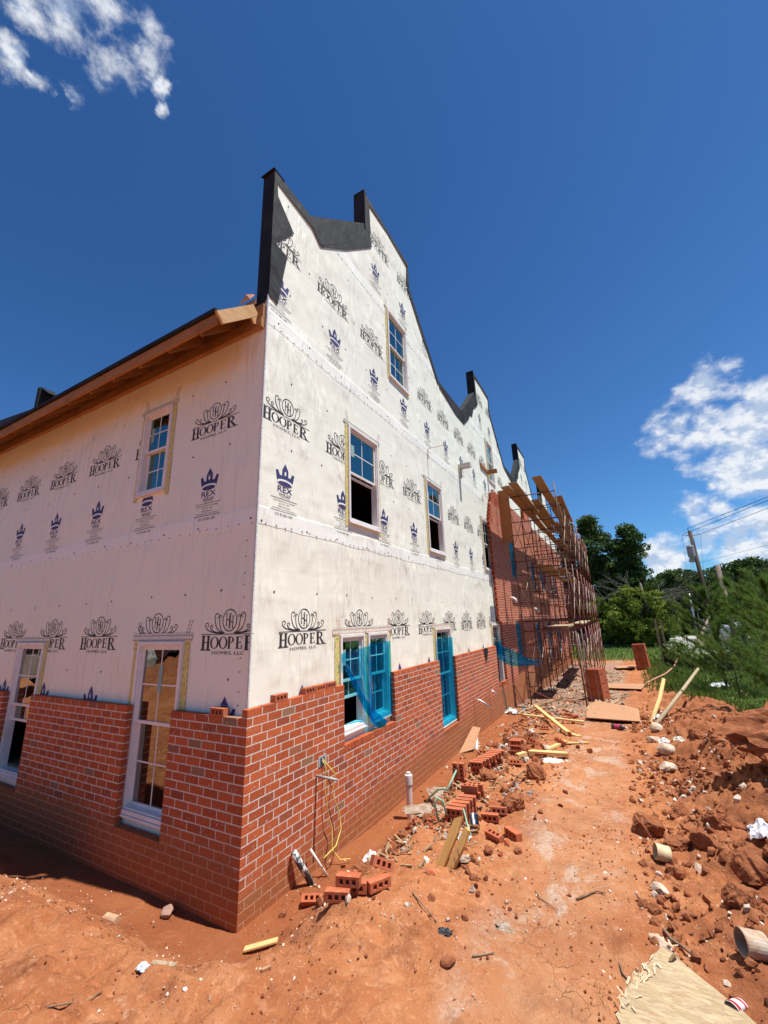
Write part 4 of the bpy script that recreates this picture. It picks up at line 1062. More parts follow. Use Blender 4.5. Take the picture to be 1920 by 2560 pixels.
brick(1.66,2.38,.05,80,0,14,'rear brick of the pair right of the near stack')
brick(1.80,1.66,.045,15,0,-28,'brick lying flat on the path side of the plastic cup')
brick(1.94,1.86,.045,90,0,-38,'rightmost loose brick on the path, one face brightly lit')
# on the wall tops
brick(.035-.0,.47,0,90,0,90,'single brick set on top of the low wall nearest the corner',abs_z=.036,grp='bricks set on the wall tops')
brick(.02,.95,0,0,90,90,'left brick with three holes lying on the low wall left of the double window',abs_z=.036,grp='bricks set on the wall tops').rotation_euler=(0,R(90),R(0))
brick(.0,1.15,0,0,90,90,'middle brick on the low wall left of the double window',abs_z=.036,grp='bricks set on the wall tops').rotation_euler=(R(90),0,R(90))
brick(.0,1.36,0,0,90,90,'right brick with three holes on the low wall left of the double window',abs_z=.036,grp='bricks set on the wall tops').rotation_euler=(R(90),R(0),R(90))
bpy.data.objects[-1] if False else None
brick(-.42,.03,0,90,0,0,'single brick standing on the shaded wall top left of the corner',abs_z=-.044,grp='bricks set on the wall tops')
# fix orientation of the wall-top bricks so holes face outward (+x)
for o in COL.objects:
    if o.get('group')=='bricks set on the wall tops' and o.location.x>-.2:
        o.rotation_euler=Matrix(((0,0,1),(1,0,0),(0,1,0))).to_euler();o.location.x=-.036
for o in COL.objects:
    if o.get('label','').startswith('single brick set on top') :o.location.x=-.036
# brick fragment
def lump(name,x,y,r,seed,mat,label=None,cat=None,grp=None,sx=1,sy=1,sz=.75,sink=.25,parent=None,rough=.6,z=None,n=2):
    import bmesh
    bm=bmesh.new();bmesh.ops.create_icosphere(bm,subdivisions=n+2,radius=1)
    rr=np.random.default_rng(seed)
    dirs=rr.normal(size=(9,3));dirs/=np.linalg.norm(dirs,axis=1)[:,None];cut=rr.uniform(.55,.95,9)
    for v in bm.verts:
        d=np.array(v.co)
        for q,c in zip(dirs,cut):
            s=d@q
            if s>c:d=d-q*(s-c)*.9
        d=d*(1+rough*.35*float(vn(d[0]*3+seed,d[1]*3+d[2]*2,seed))+rough*.30*float(fbm(d[0]*7+seed,d[1]*7+d[2]*6,3,seed+2)))
        v.co=(d[0]*sx*r,d[1]*sy*r,d[2]*sz*r)
    me=bpy.data.meshes.new(name);bm.to_mesh(me);bm.free();me.materials.append(mat);me.polygons.foreach_set('use_smooth',[False]*len(me.polygons))
    o=bpy.data.objects.new(name,me);COL.objects.link(o);o.location=(x,y,(gz(x,y) if z is None else z)+r*sz*(1-2*sink)*.6);o.rotation_euler=(0,0,seed*1.7)
    if label:tag(o,label,cat,grp)
    return o
CL='large clods and stones on the ground'
rocks=[(3.17,2.66,.21,'big angular clay clod casting a shadow on the right edge of the path'),(3.40,2.42,.17,'clay boulder left of the small pale can'),(3.63,2.38,.15,'clay boulder behind the small pale can, right of another boulder'),
(3.90,1.74,.22,'large brown boulder at the right edge of the picture'),(4.12,1.72,.20,'boulder cut by the right picture edge'),(3.72,1.30,.17,'dark jagged clod in front of the large brown boulder'),(3.33,1.86,.09,'clod in the mouth of the small pale can'),
(1.80,3.92,.20,'brown clay clod on the left side of the path'),(1.28,3.32,.17,'crumbled clod between the near stack and the second stack'),(1.76,2.62,.20,'rounded clod right of the near brick stack'),
(3.50,3.2,.15,'clod on the dark bank above the big angular one'),(4.15,6.66,.20,'round clod on the bank near the leaning poles'),(3.42,9.5,.16,'dark clod at the edge of the strand board'),(1.80,1.42,.06,'small clod left of the two loose path bricks'),(2.05,1.56,.05,'small clod just right of the flat path brick'),
(3.8,2.75,.14,'clod high on the turned earth near the white bag'),(4.3,2.4,.18,'clod under the white plastic bag'),(3.14,1.12,.06,'small brown lump near the lower right of the path'),(3.24,.93,.05,'small clod by the forked twig'),(1.12,5.9,.12,'clod behind the second brick stack'),(1.02,4.55,.11,'clod left of the second brick stack end'),
(.98,2.2,.13,'clod between the wall and the near brick stack'),(.78,2.5,.10,'clod beside the white standing pipe'),(.62,.98,.10,'clod at the foot of the yellow cable'),(.2,.35,.055,'grey lump at the wall foot near the corner')]
for i,(x,y,r,lb) in enumerate(rocks):lump('clay_clod',x,y,r*.84,i+3,MT['clay'],lb,'clod',CL,1,.85,.75)
st=[(3.56,7.67,.15,'pale stone beside the leaning poles'),(3.45,6.86,.12,'oval pale stone at the edge of the path'),(3.60,6.0,.15,'rounded buff stone at the right edge of the path'),(3.56,5.08,.13,'flat pink stone below the buff stone'),(3.19,1.42,.06,'pale broken rock beside the path, above the brown lump'),(1.97,-.12,.045,'broken brick corner lying alone on the foreground clay'),(.62,1.25,.07,'white chalky lump by the yellow cable')]
for i,(x,y,r,lb) in enumerate(st):lump('stone',x,y,r,i+51,MT['rock'] if i!=5 else MT['clay'],lb,'stone',CL,1.2,.85,.7,rough=.2)
# scattered crumbs
def scatter(name,spots,mats,kind='stuff',sm=(.35,1.0)):
    bv=np.array([(1,0,0),(-1,0,0),(0,1,0),(0,-1,0),(0,0,1),(0,0,-1),(.6,.6,.6),(-.6,.55,.6),(.5,-.65,.55),(-.6,-.55,.6)],float)
    bf=np.array([(0,6,8),(6,0,2),(2,7,6),(7,2,1),(1,9,7),(9,1,3),(3,8,9),(8,3,0),(4,6,7),(4,7,9),(4,9,8),(4,8,6),(0,5,2),(2,5,1),(1,5,3),(3,5,0)])
    V=[];F=[];mi=[];n=0
    for x,y,z,r,m in spots:
        a=rng.normal(size=(3,3));q,_=np.linalg.qr(a);sc_=rng.uniform(sm[0],1,3)*r
        v=(bv*(1+rng.uniform(-.25,.25,(10,1))))*sc_@q.T;v+=(x,y,z);V.append(v);F.append(bf+n);n+=10;mi+= [m]*16
    return np_mesh(name,np.concatenate(V),np.concatenate(F),mats,mi=mi,kind=kind)
sp=[]
def fill(n,fx,fy,r0,r1,pal,keep=lambda x,y:True,pw=2.2):
    x=np.array([fx() for _ in range(n)]);y=np.array([fy() for _ in range(n)]);z=ground(x,y)
    for a,b,c in zip(x,y,z):
        if not keep(a,b):continue
        if float(vn(a*1.7,b*1.7,13))+float(vn(a*5,b*5,14))*.6<U(-.35,.35):continue
        r=r0+(r1-r0)*random.random()**pw;sp.append((a,b,c+r*.15,r,random.choice(pal)))
U=random.uniform
palC=[0,0,0,0,0,1,1,2]
fill(14000,lambda:U(-3.2,4.6),lambda:U(-1.9,2.6),.003,.016,[0,0,0,0,0,0,0,1,2],lambda x,y:not(x<0 and y>-.1))
fill(3200,lambda:U(.1,2.2),lambda:U(0,9),.004,.045,palC,pw=4.5)
fill(15000,lambda:U(3.1,7.5),lambda:U(-.5,9),.005,.065,[0]*14+[1,2],pw=4.5)
fill(2600,lambda:U(3.0,4.4),lambda:U(.5,12),.006,.075,[0]*9+[1],pw=3.8)
fill(4200,lambda:U(1.9,3.4),lambda:U(1,14),.003,.02,[0,0,0,0,1,2])
fill(3000,lambda:U(-5,0),lambda:U(-2.3,-.7),.004,.022,[0,0,0,0,1,2])
scatter('soil_crumbs',sp,[MT['clay'],MT['rock'],simple('chalk_bits',(.72,.62,.52),(.6,.45,.35),9,.9)])
sp=[]
fill(2300,lambda:U(.15,3.0),lambda:9.3+random.random()**1.2*17,.015,.10,[0,0,1,1,2,3,3],lambda x,y:not(2.0<x<3.1 and y<11.6),pw=2.4)
fill(1500,lambda:.45+abs(random.gauss(.55,.5)),lambda:U(4.6,9.8),.01,.075,[0,0,0,1,2,3,3],pw=2.6)
fill(4200,lambda:.5+abs(random.gauss(.35,.45)),lambda:U(.4,5.0),.006,.07,[0,0,0,0,0,1,2,3],pw=3.2)
fill(2600,lambda:.5+abs(random.gauss(.5,.5)),lambda:U(4.5,10.5),.01,.10,[0,0,0,0,1,2,3,3],pw=3)
fill(240,lambda:U(.7,1.9),lambda:U(.8,3.4),.01,.035,[1,1,2,0],pw=2.5)
scatter('rubble',sp,[MT['clay'],simple('grey_rubble',(.36,.31,.27),(.25,.2,.17),9,.9,.01),simple('pale_rubble',(.58,.50,.42),(.45,.36,.28),9,.9),MT['brick']],sm=(.2,1))
m=MB()
for i in range(420):
    y=.6+random.random()*8.6;x=.75+.1*y**.5+abs(random.gauss(0,.38));z=gz(x,y)+.004;a=U(0,3.14);L=U(.03,.16);m.obox((x,y,z),(x+L*math.cos(a),y+L*math.sin(a),z+U(-.01,.04)),U(.008,.03),U(.003,.012))
m.build('wood_chips',MT['plank'],None,kind='stuff')
# splinters and broken wood in the rubble
m=MB()
for i in range(260):
    x=U(.3,3.0);y=9.6+random.random()*14;z=gz(x,y)+.03;a=U(0,3.14);L=U(.08,.35);m.obox((x,y,z),(x+L*math.cos(a),y+L*math.sin(a),z+U(-.02,.08)),U(.02,.07),.015)
m.build('wood_scraps',MT['plypale'],None,kind='stuff')
# mortar droppings
for i,(x,y,r,lb) in enumerate([(.95,2.0,.20,'long ridge of grey dried mortar along the trench edge'),(.60,3.2,.20,'flattened spill of pale mortar at the wall foot'),(1.65,1.1,.07,'white crumbly mortar dab beside the plank'),(2.2,.4,.07,'speckled white mortar dab on the foreground clay'),(1.92,4.9,.20,'white crumpled plastic scrap lying beside the short boards')]):
    lump('mortar_spill',x,y,r,i+90,simple('dried_mortar',(.42,.34,.27),(.30,.18,.11),14,.95,.02) if i<4 else simple('white_scrap',(.72,.68,.62),(.6,.5,.42),9,.7,.02),lb,'mortar' if i<4 else 'plastic',None,.8,1.6 if i<2 else 1,.22,sink=.35,rough=1.1)

# ------------------------------------------------------------------ boards and sheets
def board(p0,p1,w,h,label,mat='lumber',name='board',grp='loose boards on the ground',roll=0):
    p0=Vector(p0);p1=Vector(p1);L=(p1-p0).length;m=MB();m.box((0,-w/2,-h/2),(L,w/2,h/2));o=m.build(name,MT[mat],None,bevel=.002,label=label,category='board',group=grp)
    d=(p1-p0).normalized();o.location=p0;q=Vector((1,0,0)).rotation_difference(d);o.rotation_mode='QUATERNION'
    from mathutils import Quaternion
    o.rotation_quaternion=q@Quaternion((1,0,0),R(roll));return o
def G(x,y,h=.0):return (x,y,gz(x,y)+h)
pl=empty('split_plank',(1.47,.94,gz(1.47,.94)),label='split yellow pine plank with nails standing up out of the clay',cat='board')
for i,(dx,w) in enumerate(((0,.075),(.072,.065))):
    m=MB()
    pts=[(-w/2,0),(w/2,-.03),(w/2+.005,.36-i*.05),(w/4,.50-i*.06),(-w/2,.44)]
    vs=[(a,-.018,b) for a,b in pts]+[(a,.018,b) for a,b in pts]
    m.add(vs,[(0,1,2,3,4),(9,8,7,6,5)]+[(j,(j+1)%5+0,(j+1)%5+5,j+5) for j in range(5)])
    o=m.build('plank_half',wood('upright_pine',(.66,.38,.12),(.52,.27,.08),2,3),pl);o.location=(dx,.03*i,0);o.rotation_euler=(0,R(4*i),R(-10*i))
m=MB()
for i in range(5):m.tube([(.08,-.02,.1+.07*i),(.14,-.05,.12+.07*i)],.002,4)
m.build('nail',MT['galv'],pl)
pl.rotation_euler=(R(-22),R(20),R(-18));pl.location.z-=.05
board(G(.80,8.2,.14),G(2.12,8.7,.06),.09,.038,'long board lying across the rubble, almost square to the wall')
board(G(.9,9.35,.26),G(1.95,7.0,.06),.09,.038,'long board crossing over another one at an angle')
board(G(1.50,5.05,.10),G(2.10,5.35,.05),.11,.06,'short thick yellow board with a split end')
board(G(1.70,5.75,.05),G(1.98,6.25,.06),.09,.04,'short yellow board lying just behind the split one')
board(G(1.88,6.2,.03),G(2.35,6.6,.03),.06,.02,'thin lath lying on the path edge behind the short boards')
board(G(1.38,4.75,.06),G(1.50,4.88,.07),.09,.05,'stub of board poking from the short brick column')
board(G(.55,9.9,.1),G(1.35,11.2,.25),.09,.05,'dark muddy board leaning into the rubble by the first frame','plank')
board(G(1.93,7.3,.02),G(2.15,7.1,.02),.10,.02,'small offcut beside the end of the crossing board')
m=MB();m.tube([(3.55,8.3,gz(3.55,8.3)+.03),(4.4,11.2,-1.30),(5.2,14.0,-1.0)],.045,8,r2=.04);m.build('wooden_pole',MT['plypale'],None,smooth=True,label='long pale round pole leaning up the bank, right one of two',category='pole')
m=MB();m.tube([(3.52,9.1,gz(3.52,9.1)),(3.85,10.6,-1.40),(4.1,12.1,-1.12)],.05,8);m.build('wooden_pole',MT['lumber'],None,smooth=True,label='shorter yellow pole leaning up the bank, left one of two',category='pole')
def sheet(name,pts,h,label,mat='ply',cat='board',res=1):
    m=MB();n=len(pts);vs=[(x,y,z) for x,y,z in pts]+[(x,y,z-h) for x,y,z in pts]
    m.add(vs,[tuple(range(n)),tuple(range(2*n-1,n-1,-1))]+[(i,i+n,(i+1)%n+n,(i+1)%n) for i in range(n)]);return m.build(name,MT[mat],None,label=label,category=cat)
sheet('strand_board',[(2.14,9.18,-1.70),(3.30,8.98,-1.66),(3.34,11.1,-1.78),(3.05,11.6,-1.80),(2.2,12.5,-1.86),(2.02,11.0,-1.80)],.02,'large orange strand board sheet laid on the path beside the brick cube')
sheet('strand_board',[(2.42,16.5,-2.04),(3.57,16.4,-2.02),(3.80,18.3,-2.08),(2.38,18.2,-2.10)],.02,'second strand board sheet farther along the path behind the brick cube')
sheet('strand_board',[(2.7,25.2,-2.22),(3.5,25.6,-2.2),(3.8,27.2,-2.22),(2.5,26.6,-2.25)],.02,'small pale sheet far along the path near the scaffold end')
# torn board in the right foreground
lump('earth_block',4.95,3.7,.62,207,MT['clay'],'large undercut block of red clay on the bank at the right edge','earth block',None,1.3,1,.55,sink=.1,rough=.9)
lump('earth_block',4.9,5.6,.45,211,MT['clay'],'clay block behind the large undercut one on the bank','earth block',None,1.2,1,.6,sink=.1,rough=.9)
zc=gz(3.2,.25)+.055
ed=[(3.155,.575),(3.13,.50),(3.09,.47),(3.08,.38),(3.035,.345),(3.04,.29),(2.985,.26),(2.99,.20),(2.955,.16),(2.95,.06),(2.915,.03),(2.93,-.02),(2.9,-.08),(3.0,-.3),(3.65,-.3),(3.62,.06),(3.50,.22),(3.40,.33),(3.27,.46),(3.20,.55)]
m=MB()
vs=[(x,y,zc+.008*math.sin(i*2.1)) for i,(x,y) in enumerate(ed)];n=len(vs)
m.add(vs+[(x,y,z-.016) for x,y,z in vs],[tuple(range(n))[::-1],tuple(range(n,2*n))]+[(i,(i+1)%n,(i+1)%n+n,i+n) for i in range(n)])
tb=empty('torn_board',(3.2,.2,zc-.05),label='splintered piece of pale strand board in the bottom right foreground',cat='board')
def sub(o,p):
    o.parent=p;o.matrix_parent_inverse=Matrix.Translation(-p.location);return o
def osbm():
    m,g,o=newmat('torn_strand_board');t=g.n('ShaderNodeTexCoord').outputs['Object']
    v=g.vmath('ADD',t,g.vmath('MULTIPLY',g.noise(t,5,3).outputs['Color'],(.05,.05,.0)).outputs[0]).outputs[0]
    cells=g.n('ShaderNodeTexVoronoi',{'Vector':g.map(v,(1,3.2,1),(0,0,R(35))),'Scale':14}).outputs['Color']
    sc_=g.n('ShaderNodeSeparateColor',{0:cells})
    gr_=g.noise(g.map(v,(3,16,1),(0,0,R(35))),6,5,.7).outputs[0]
    c=g.mix(sc_.outputs[0],(.50,.38,.23),(.38,.27,.15));c=g.mix(g.rng(gr_,.45,.7,0,.6),c,(.26,.17,.09));c=g.mix(g.rng(g.noise(t,9,4).outputs[0],.62,.75,0,.6),c,(.36,.14,.06))
    h=g.math('ADD',sc_.outputs[1],gr_);pbsdf(g,o,c,.85,bump(g,h,.006),0,.2);return m
sub(m.build('panel',osbm(),None),tb)
for i in range(46):
    pass
m=MB()
for i in range(34):
    k=random.randrange(0,13);x,y=ed[k];x+=U(-.01,.07);y+=U(-.03,.03);a=U(.3,2.6);L=U(.015,.05);m.obox((x,y,zc+.004),(x+L*math.cos(a),y+L*math.sin(a),zc+U(.004,.02)),U(.004,.012),.0012)
for i in range(0):
    x=U(3.0,3.5);y=U(-.1,.35)
    a=U(0,3.14);L=U(.02,.06);m.obox((x,y,zc+.009),(x+L*math.cos(a),y+L*math.sin(a),zc+.010+U(0,.003)),U(.004,.010),.0006)
sub(m.build('splinters',wood('splinter_wood',(.62,.50,.33),(.44,.33,.19),0),None,kind='stuff'),tb)
m=MB();m.tube([(3.19,.44,zc+.012),(3.215,.455,zc+.035),(3.23,.485,zc+.03),(3.225,.50,zc+.015)],.008,6);sub(m.build('curled_strand',MT['plank'],None),tb)
# trash
def can(name,x,y,r,L,az,tilt,label,cat,mats,dz=0,open_=True):
    m=MB();prof=[(r*.0 if not open_ else r*.9,0),(r,0),(r,L*.06),(r*1.03,L*.08),(r,L*.1),(r,L*.92),(r*1.04,L*.95),(r,L),(r*.93,L),(r*.93,L*.1),(0,L*.1)]
    if not open_:prof=[(0,0),(r,0),(r,L*.7),(r*.35,L*.85),(r*.35,L*.97),(0,L*.97)]
    m.lathe(prof,28);o=m.build(name,mats,None,smooth=False,label=label,category=cat);o.rotation_euler=(R(tilt),0,R(az));o.location=(x,y,gz(x,y)+r*.9+dz);return o
can('paint_tin',3.71,.70,.070,.13,-70,82,'open rusty tin on its side by the right picture edge','tin',simple('rusty_tin',(.52,.44,.33),(.33,.17,.08),7,.55,.003))
can('small_can',3.31,2.02,.065,.115,-75,78,'small pale can lying open beside a clod on the path edge','can',simple('cream_can',(.66,.52,.30),(.55,.38,.2),9,.5))
can('pet_bottle',1.58,1.72,.05,.14,-160,60,'clear plastic cup or jar lying among the bricks','jar',glassmat('cup_plastic',(1,1,1),(.85,.82,.78),.12))
def drink(x,y,az,label,c1,c2,r=.033,L=.20,name='drink_bottle'):
    b=empty(name,(x,y,gz(x,y)+r),label=label,cat='bottle')
    for nm,pr,c in(('body',[(0,0),(r*.9,0),(r,.01),(r,L*.7),(r*.4,L*.88),(r*.4,L*.93)],c1),('label_band',[(r*1.03,L*.2),(r*1.04,L*.55)],c2),('cap',[(r*.45,L*.93),(r*.45,L),(0,L)],(.8,.8,.8))):
        m=MB();m.lathe(pr,20);m.build(nm,simple(nm+'_plastic',c,None,8,.3),b,smooth=False)
    b.rotation_euler=(R(90),0,R(az));return b
drink(2.72,8.42,70,'small dark bottle with a pink label lying on the path before the strand board',(.05,.03,.04),(.45,.06,.14),.05,.32)
# crushed red and white can in the corner
t=empty('crushed_can',(3.50,.33,gz(3.5,.33)+.03),label='crushed red and white drink can in the bottom right corner',cat='can')
m=MB()
def crush(r,a,b,mb,mi):
    prof=[];n=18;vs=[];L=8
    for i in range(L+1):
        z=a+(b-a)*i/L
        for j in range(n):
            th=2*math.pi*j/n;q=r*(1+.25*float(vn(th*1.3,z*20,5)));vs.append((q*math.cos(th),q*.62*math.sin(th),z))
    mb.add(vs,[(i*n+j,i*n+(j+1)%n,(i+1)*n+(j+1)%n,(i+1)*n+j) for i in range(L) for j in range(n)],mi)
crush(.032,0,.12,m,0);m.build('body',simple('white_can',(.78,.77,.78),(.65,.65,.68),9,.3,metal=.2),t,smooth=True)
m=MB();crush(.0335,.012,.03,m,0);m.build('red_band',simple('red_can',(.45,.03,.03),None,9,.3),t,smooth=True)
m=MB();crush(.0335,.085,.112,m,0);m.build('red_band',simple('red_can2',(.45,.03,.03),None,9,.3),t,smooth=True)
t.rotation_euler=(R(75),0,R(-28))
def crumple(name,x,y,r,seed,col,label,cat,sz=.8):
    n=16;V=[];F=[];rr=np.random.default_rng(seed)
    for j in range(n+1):
        for i in range(n+1):
            u=i/n*2-1;v=j/n*2-1;h=math.exp(-(u*u+v*v)*1.2)
            V.append((u*r+.3*r*float(vn(u*4+seed,v*4,3)),v*r*.8+.3*r*float(vn(u*4,v*4+seed,4)),r*sz*h+.55*r*float(fbm(u*2.5+seed,v*2.5,3,6))))
    F=[(j*(n+1)+i,j*(n+1)+i+1,(j+1)*(n+1)+i+1,(j+1)*(n+1)+i) for j in range(n) for i in range(n)]
    o=np_mesh(name,V,F,simple(name+'_m',col,tuple(c*.85 for c in col),5,.4),label=label,category=cat);o.location=(x,y,gz(x,y)+r*.15);return o
crumple('plastic_bag',4.06,2.22,.10,3,(.80,.80,.82),'white plastic bag caught between clods at the right picture edge','bag',1.3)
crumple('paper_scrap',.29,-1.04,.035,5,(.62,.70,.80),'small bluish white crumpled wrapper in the lower left foreground','wrapper')
crumple('paper_scrap',3.62,6.52,.10,7,(.75,.72,.68),'white crumpled cup beside the oval pale stone','wrapper')
crumple('paper_scrap',3.85,6.5,.10,9,(.65,.62,.50),'crumpled wrapper right of the white cup on the bank','wrapper')
crumple('paper_scrap',.55,1.35,.09,11,(.72,.68,.64),'dirty white crumpled sheet at the wall foot by the yellow cable','wrapper')
crumple('paper_scrap',1.52,1.52,.07,13,(.68,.64,.6),'crumpled clear wrapping beside the plastic jar','wrapper')
crumple('paper_scrap',6.3,18.5,.30,15,(.70,.72,.72),'white litter lying in the grass under the pines','wrapper',.5)
crumple('paper_scrap',3.7,9.2,.10,17,(.72,.7,.68),'white litter by the corner of the large strand board','wrapper')
crumple('tar_scrap',1.85,.12,.05,21,(.05,.05,.05),'dark flattened scrap at the end of the thin stick','scrap',.5)
lump('cylinder_core',-.75,-.12,.06,31,simple('mud_covered',(.36,.22,.16),(.25,.13,.09),9,.8),'muddy roll lying in the shade at the foot of the left wall','litter',None,1.3,.9,.9,sink=.1,rough=.1)
m=MB();m.lathe([(0,0),(.035,0),(.035,.13),(0,.13)],16);o=m.build('drinks_can',simple('muddy_can',(.52,.33,.2),(.42,.24,.13),12,.6),None,label='mud-coated can lying on the silt left of the corner',category='can');o.rotation_euler=(R(88),0,R(-80));o.location=(-.93,-.47,gz(-.93,-.47)+.03)
board(G(.29,-.98,.01),G(.45,-.93,.01),.035,.012,'small greyish offcut beside the bluish wrapper','plypale')
board(G(.22,-.12,.02),G(.44,.02,.02),.06,.014,'flat yellow offcut at the trench edge in front of the corner','lumber')
board(G(.98,-.72,.008),G(1.0,-.66,.012),.02,.015,'tiny brick coloured chip in the foreground clay','ply')
# twigs
tw=simple('twig_bark',(.16,.09,.055),(.28,.18,.11),9,.9)
for pts,r,lb in(([(2.61,1.02),(2.67,1.10),(2.74,1.20),(2.81,1.19)],.009,'short forked twig lying in the middle of the path'),([(3.18,.90),(3.22,.80),(3.27,.72),(3.33,.60)],.012,'dark stick above the torn strand board'),
  ([(2.91,.41),(2.93,.33),(2.98,.26),(3.03,.19)],.006,'thin root touching the torn strand board'),([(1.25,.63),(1.5,.40),(1.78,.16)],.006,'long thin straight stick pointing down the slope'),([(.47,.42),(.60,.52)],.010,'short brown stick beside the corner brick heap'),
  ([(2.08,.02),(2.2,.12)],.006,'short twig beside the broken brick corner'),([(2.3,1.0),(2.36,.9),(2.5,.82)],.005,'thin twig left of the forked one'),([(.15,-1.5),(.28,-1.35),(.27,-1.27)],.005,'thin bent twig near the bottom left'),([(3.6,2.9),(3.75,2.4),(3.9,2.1)],.006,'thin root hanging over the boulders on the right')):
    m=MB();n=len(pts);m.tube([(x,y,gz(x,y)+r*.8+.004*i) for i,(x,y) in enumerate(pts)],r,6,r2=r*.6);m.build('twig',tw,None,smooth=True,label=lb,category='stick',group='sticks on the ground')
# pipes, cables
p=empty('standing_pipe',(.36,2.66,gz(.36,2.66)),label='white capped plastic pipe standing upright near the wall foot',cat='pipe')
m=MB();m.lathe([(.042,-.1),(.042,.42)],20);m.build('tube',simple('muddy_pvc',(.66,.56,.50),(.55,.38,.30),5,.5),p,smooth=True)
m=MB();m.lathe([(.05,.40),(.052,.41),(.052,.52),(.03,.53),(.03,.55),(.0,.55)],20);m.build('cap',MT['pvc'],p,smooth=False)
m=MB();m.tube([(.13,.86,gz(.13,.8)-.02),(.045,.66,-1.42)],.032,12);m.build('wrapped_pipe',simple('torn_wrap_pipe',(.045,.045,.045),(.60,.58,.55),9,.5,lo=.5,hi=.56,stretch=(1,1,.6)),None,smooth=True,label='black pipe in torn white wrapping leaning on the wall near the corner',category='pipe')
m=MB();m.tube([(.20,1.02,gz(.2,1.02)),(.05,.92,-1.50)],.012,8);m.build('white_rod',MT['pvc'],None,smooth=True,label='thin white plastic tube leaning beside the wrapped pipe',category='pipe')
yl=simple('yellow_cable',(.72,.56,.12),(.6,.45,.1),9,.4)
m=MB();m.tube([(.01,1.16,-.74),(.04,1.19,-.80),(.05,1.17,-1.05),(.06,1.22,-1.30),(.05,1.30,-1.45),(.16,1.15,-1.60),(.10,1.06,-1.58),(.28,.98,-1.60)][:6],.0055,6);m.tube([(.012,1.16,-.72),(.05,1.36,-.93),(.05,1.30,-1.10),(.07,1.42,-1.35),(.09,1.42,-1.50),(.16,1.22,-1.57),(.2,.95,-1.56)],.0055,6)
m.tube([(.05,1.30,-1.45),(.09,1.24,-1.62),(.17,1.28,-1.72),(.26,1.36,-1.73)],.0055,6)
m.build('yellow_cable',yl,None,smooth=True,label='yellow electric cable hanging out of the wall box to the ground',category='cable')
gr=simple('green_hose',(.28,.52,.36),(.2,.38,.25),9,.4)
for pts,r,lb in(([(.62,2.35,0),(.86,2.2,.12),(1.05,2.05,.20),(1.18,1.95,.26)],.012,'green tube poking across the near brick stack'),([(1.20,1.66,.0),(1.18,1.62,.18),(1.21,1.62,.26),(1.26,1.66,.22),(1.28,1.7,.10)],.012,'green hose bent in a hoop left of the upright plank'),([(1.15,4.35,0),(1.18,4.32,.14),(1.22,4.34,.17),(1.25,4.4,.05)],.014,'small green hose loop between the brick stacks'),([(.76,2.85,.0),(.9,3.1,.22)],.012,'green tube standing behind the near brick stack'),([(1.42,1.85,.15),(1.50,1.72,.06),(1.58,1.6,.0)],.008,'thin green rod sloping down to the plastic jar')):
    m=MB();m.tube([(x,y,gz(x,y)+h) for x,y,h in pts],r,8);m.build('green_tube',gr,None,smooth=True,label=lb,category='hose',group='green tubes by the wall')
m=MB();m.tube([(.30,5.9,gz(.3,5.9)-.02),(.12,6.5,-1.55)],.05,12);m.build('drain_pipe',MT['pvc'],None,smooth=True,label='short white drain pipe end beside the wall, half way along the low brickwork',category='pipe')
sheet('rust_panel',[(.05,5.55,-1.80),(.30,5.75,-1.74),(.24,6.5,-1.52),(.08,6.45,-1.50)],.012,'rust orange sheet leaning at the wall foot','ply')
m=MB();m.tube([(.02,9.5,-1.0),(.5,10.0,-1.15),(1.1,10.6,-1.55),(1.9,11.8,-1.80)],.012,6);m.build('red_hose',simple('red_hose',(.32,.07,.04),None,9,.5),None,smooth=True,label='thin red hose running from the window corner down into the rubble',category='hose')
m=MB();pts=[(3.72,18.2,-2.1),(4.1,19.0,-2.0),(4.7,20.5,-1.92),(5.2,22,-1.75),(5.7,23.5,-1.2),(5.9,24.0,-.95)];m.tube(pts,.035,8);m.build('orange_hose',simple('orange_hose',(.50,.25,.14),None,9,.5),None,smooth=True,label='pinkish orange hose rising from the far strand board to the silt fence',category='hose')
m=MB();m.add([(.004,8.05,-.0),(.02,8.3,.015),(.03,8.42,-.05),(.035,8.2,-.33)],[(0,1,2,3)]);m.build('felt_scrap',MT['felt'],None,label='black felt scrap draped over the top of the low wall near its end',category='scrap')
crumple('foam_block',.15,9.75,.16,23,(.70,.70,.64),'dirty white padding stuffed in the bottom of the end window','padding')
# ------------------------------------------------------------------ strapped brick cubes
def cube(x,y,zb,w,d,h,az,label,lean=0):
    c=empty('brick_pallet',(x,y,zb),R(az),label=label,cat='brick stack',group='strapped brick cubes on the path')
    B=Bricks();nz=int(h/.0725)
    for i in range(nz):
        z=i*.0725
        for side in range(4):
            Ls=(w,d,w,d)[side];a=-Ls/2;off=(i%2)*.09
            k=0
            while a<Ls/2-.03:
                l=(.193 if (k or not off) else .1);l=min(l,Ls/2-a)
                f=[lambda p,q,o:(p,-d/2-o,q),lambda p,q,o:(w/2+o,p,q),lambda p,q,o:(-p,d/2+o,q),lambda p,q,o:(-w/2-o,-p,q)][side]
                B.brick(f,a,a+l-.004,z+.002,z+.070,-.05,random.choice((0,0,.0,-.012)));a+=l;k+=1
    np_mesh('bricks',B.V,B.F,MT['lbrick'],B.C,c)
    m=MB();m.box((-w/2+.01,-d/2+.01,0),(w/2-.01,d/2-.01,nz*.0725-.005));m.build('inner_core',MT['brick'],c)
    m=MB()
    for xx in(-w*.28,w*.25):
        m.box((xx,-d/2-.006,0),(xx+.02,-d/2-.002,h));m.box((xx,-d/2-.002,nz*.0725+.001),(xx+.02,d/2,nz*.0725+.004))
    m.build('strap',MT['galv'],c);c.rotation_euler=(0,R(lean),R(az));return c
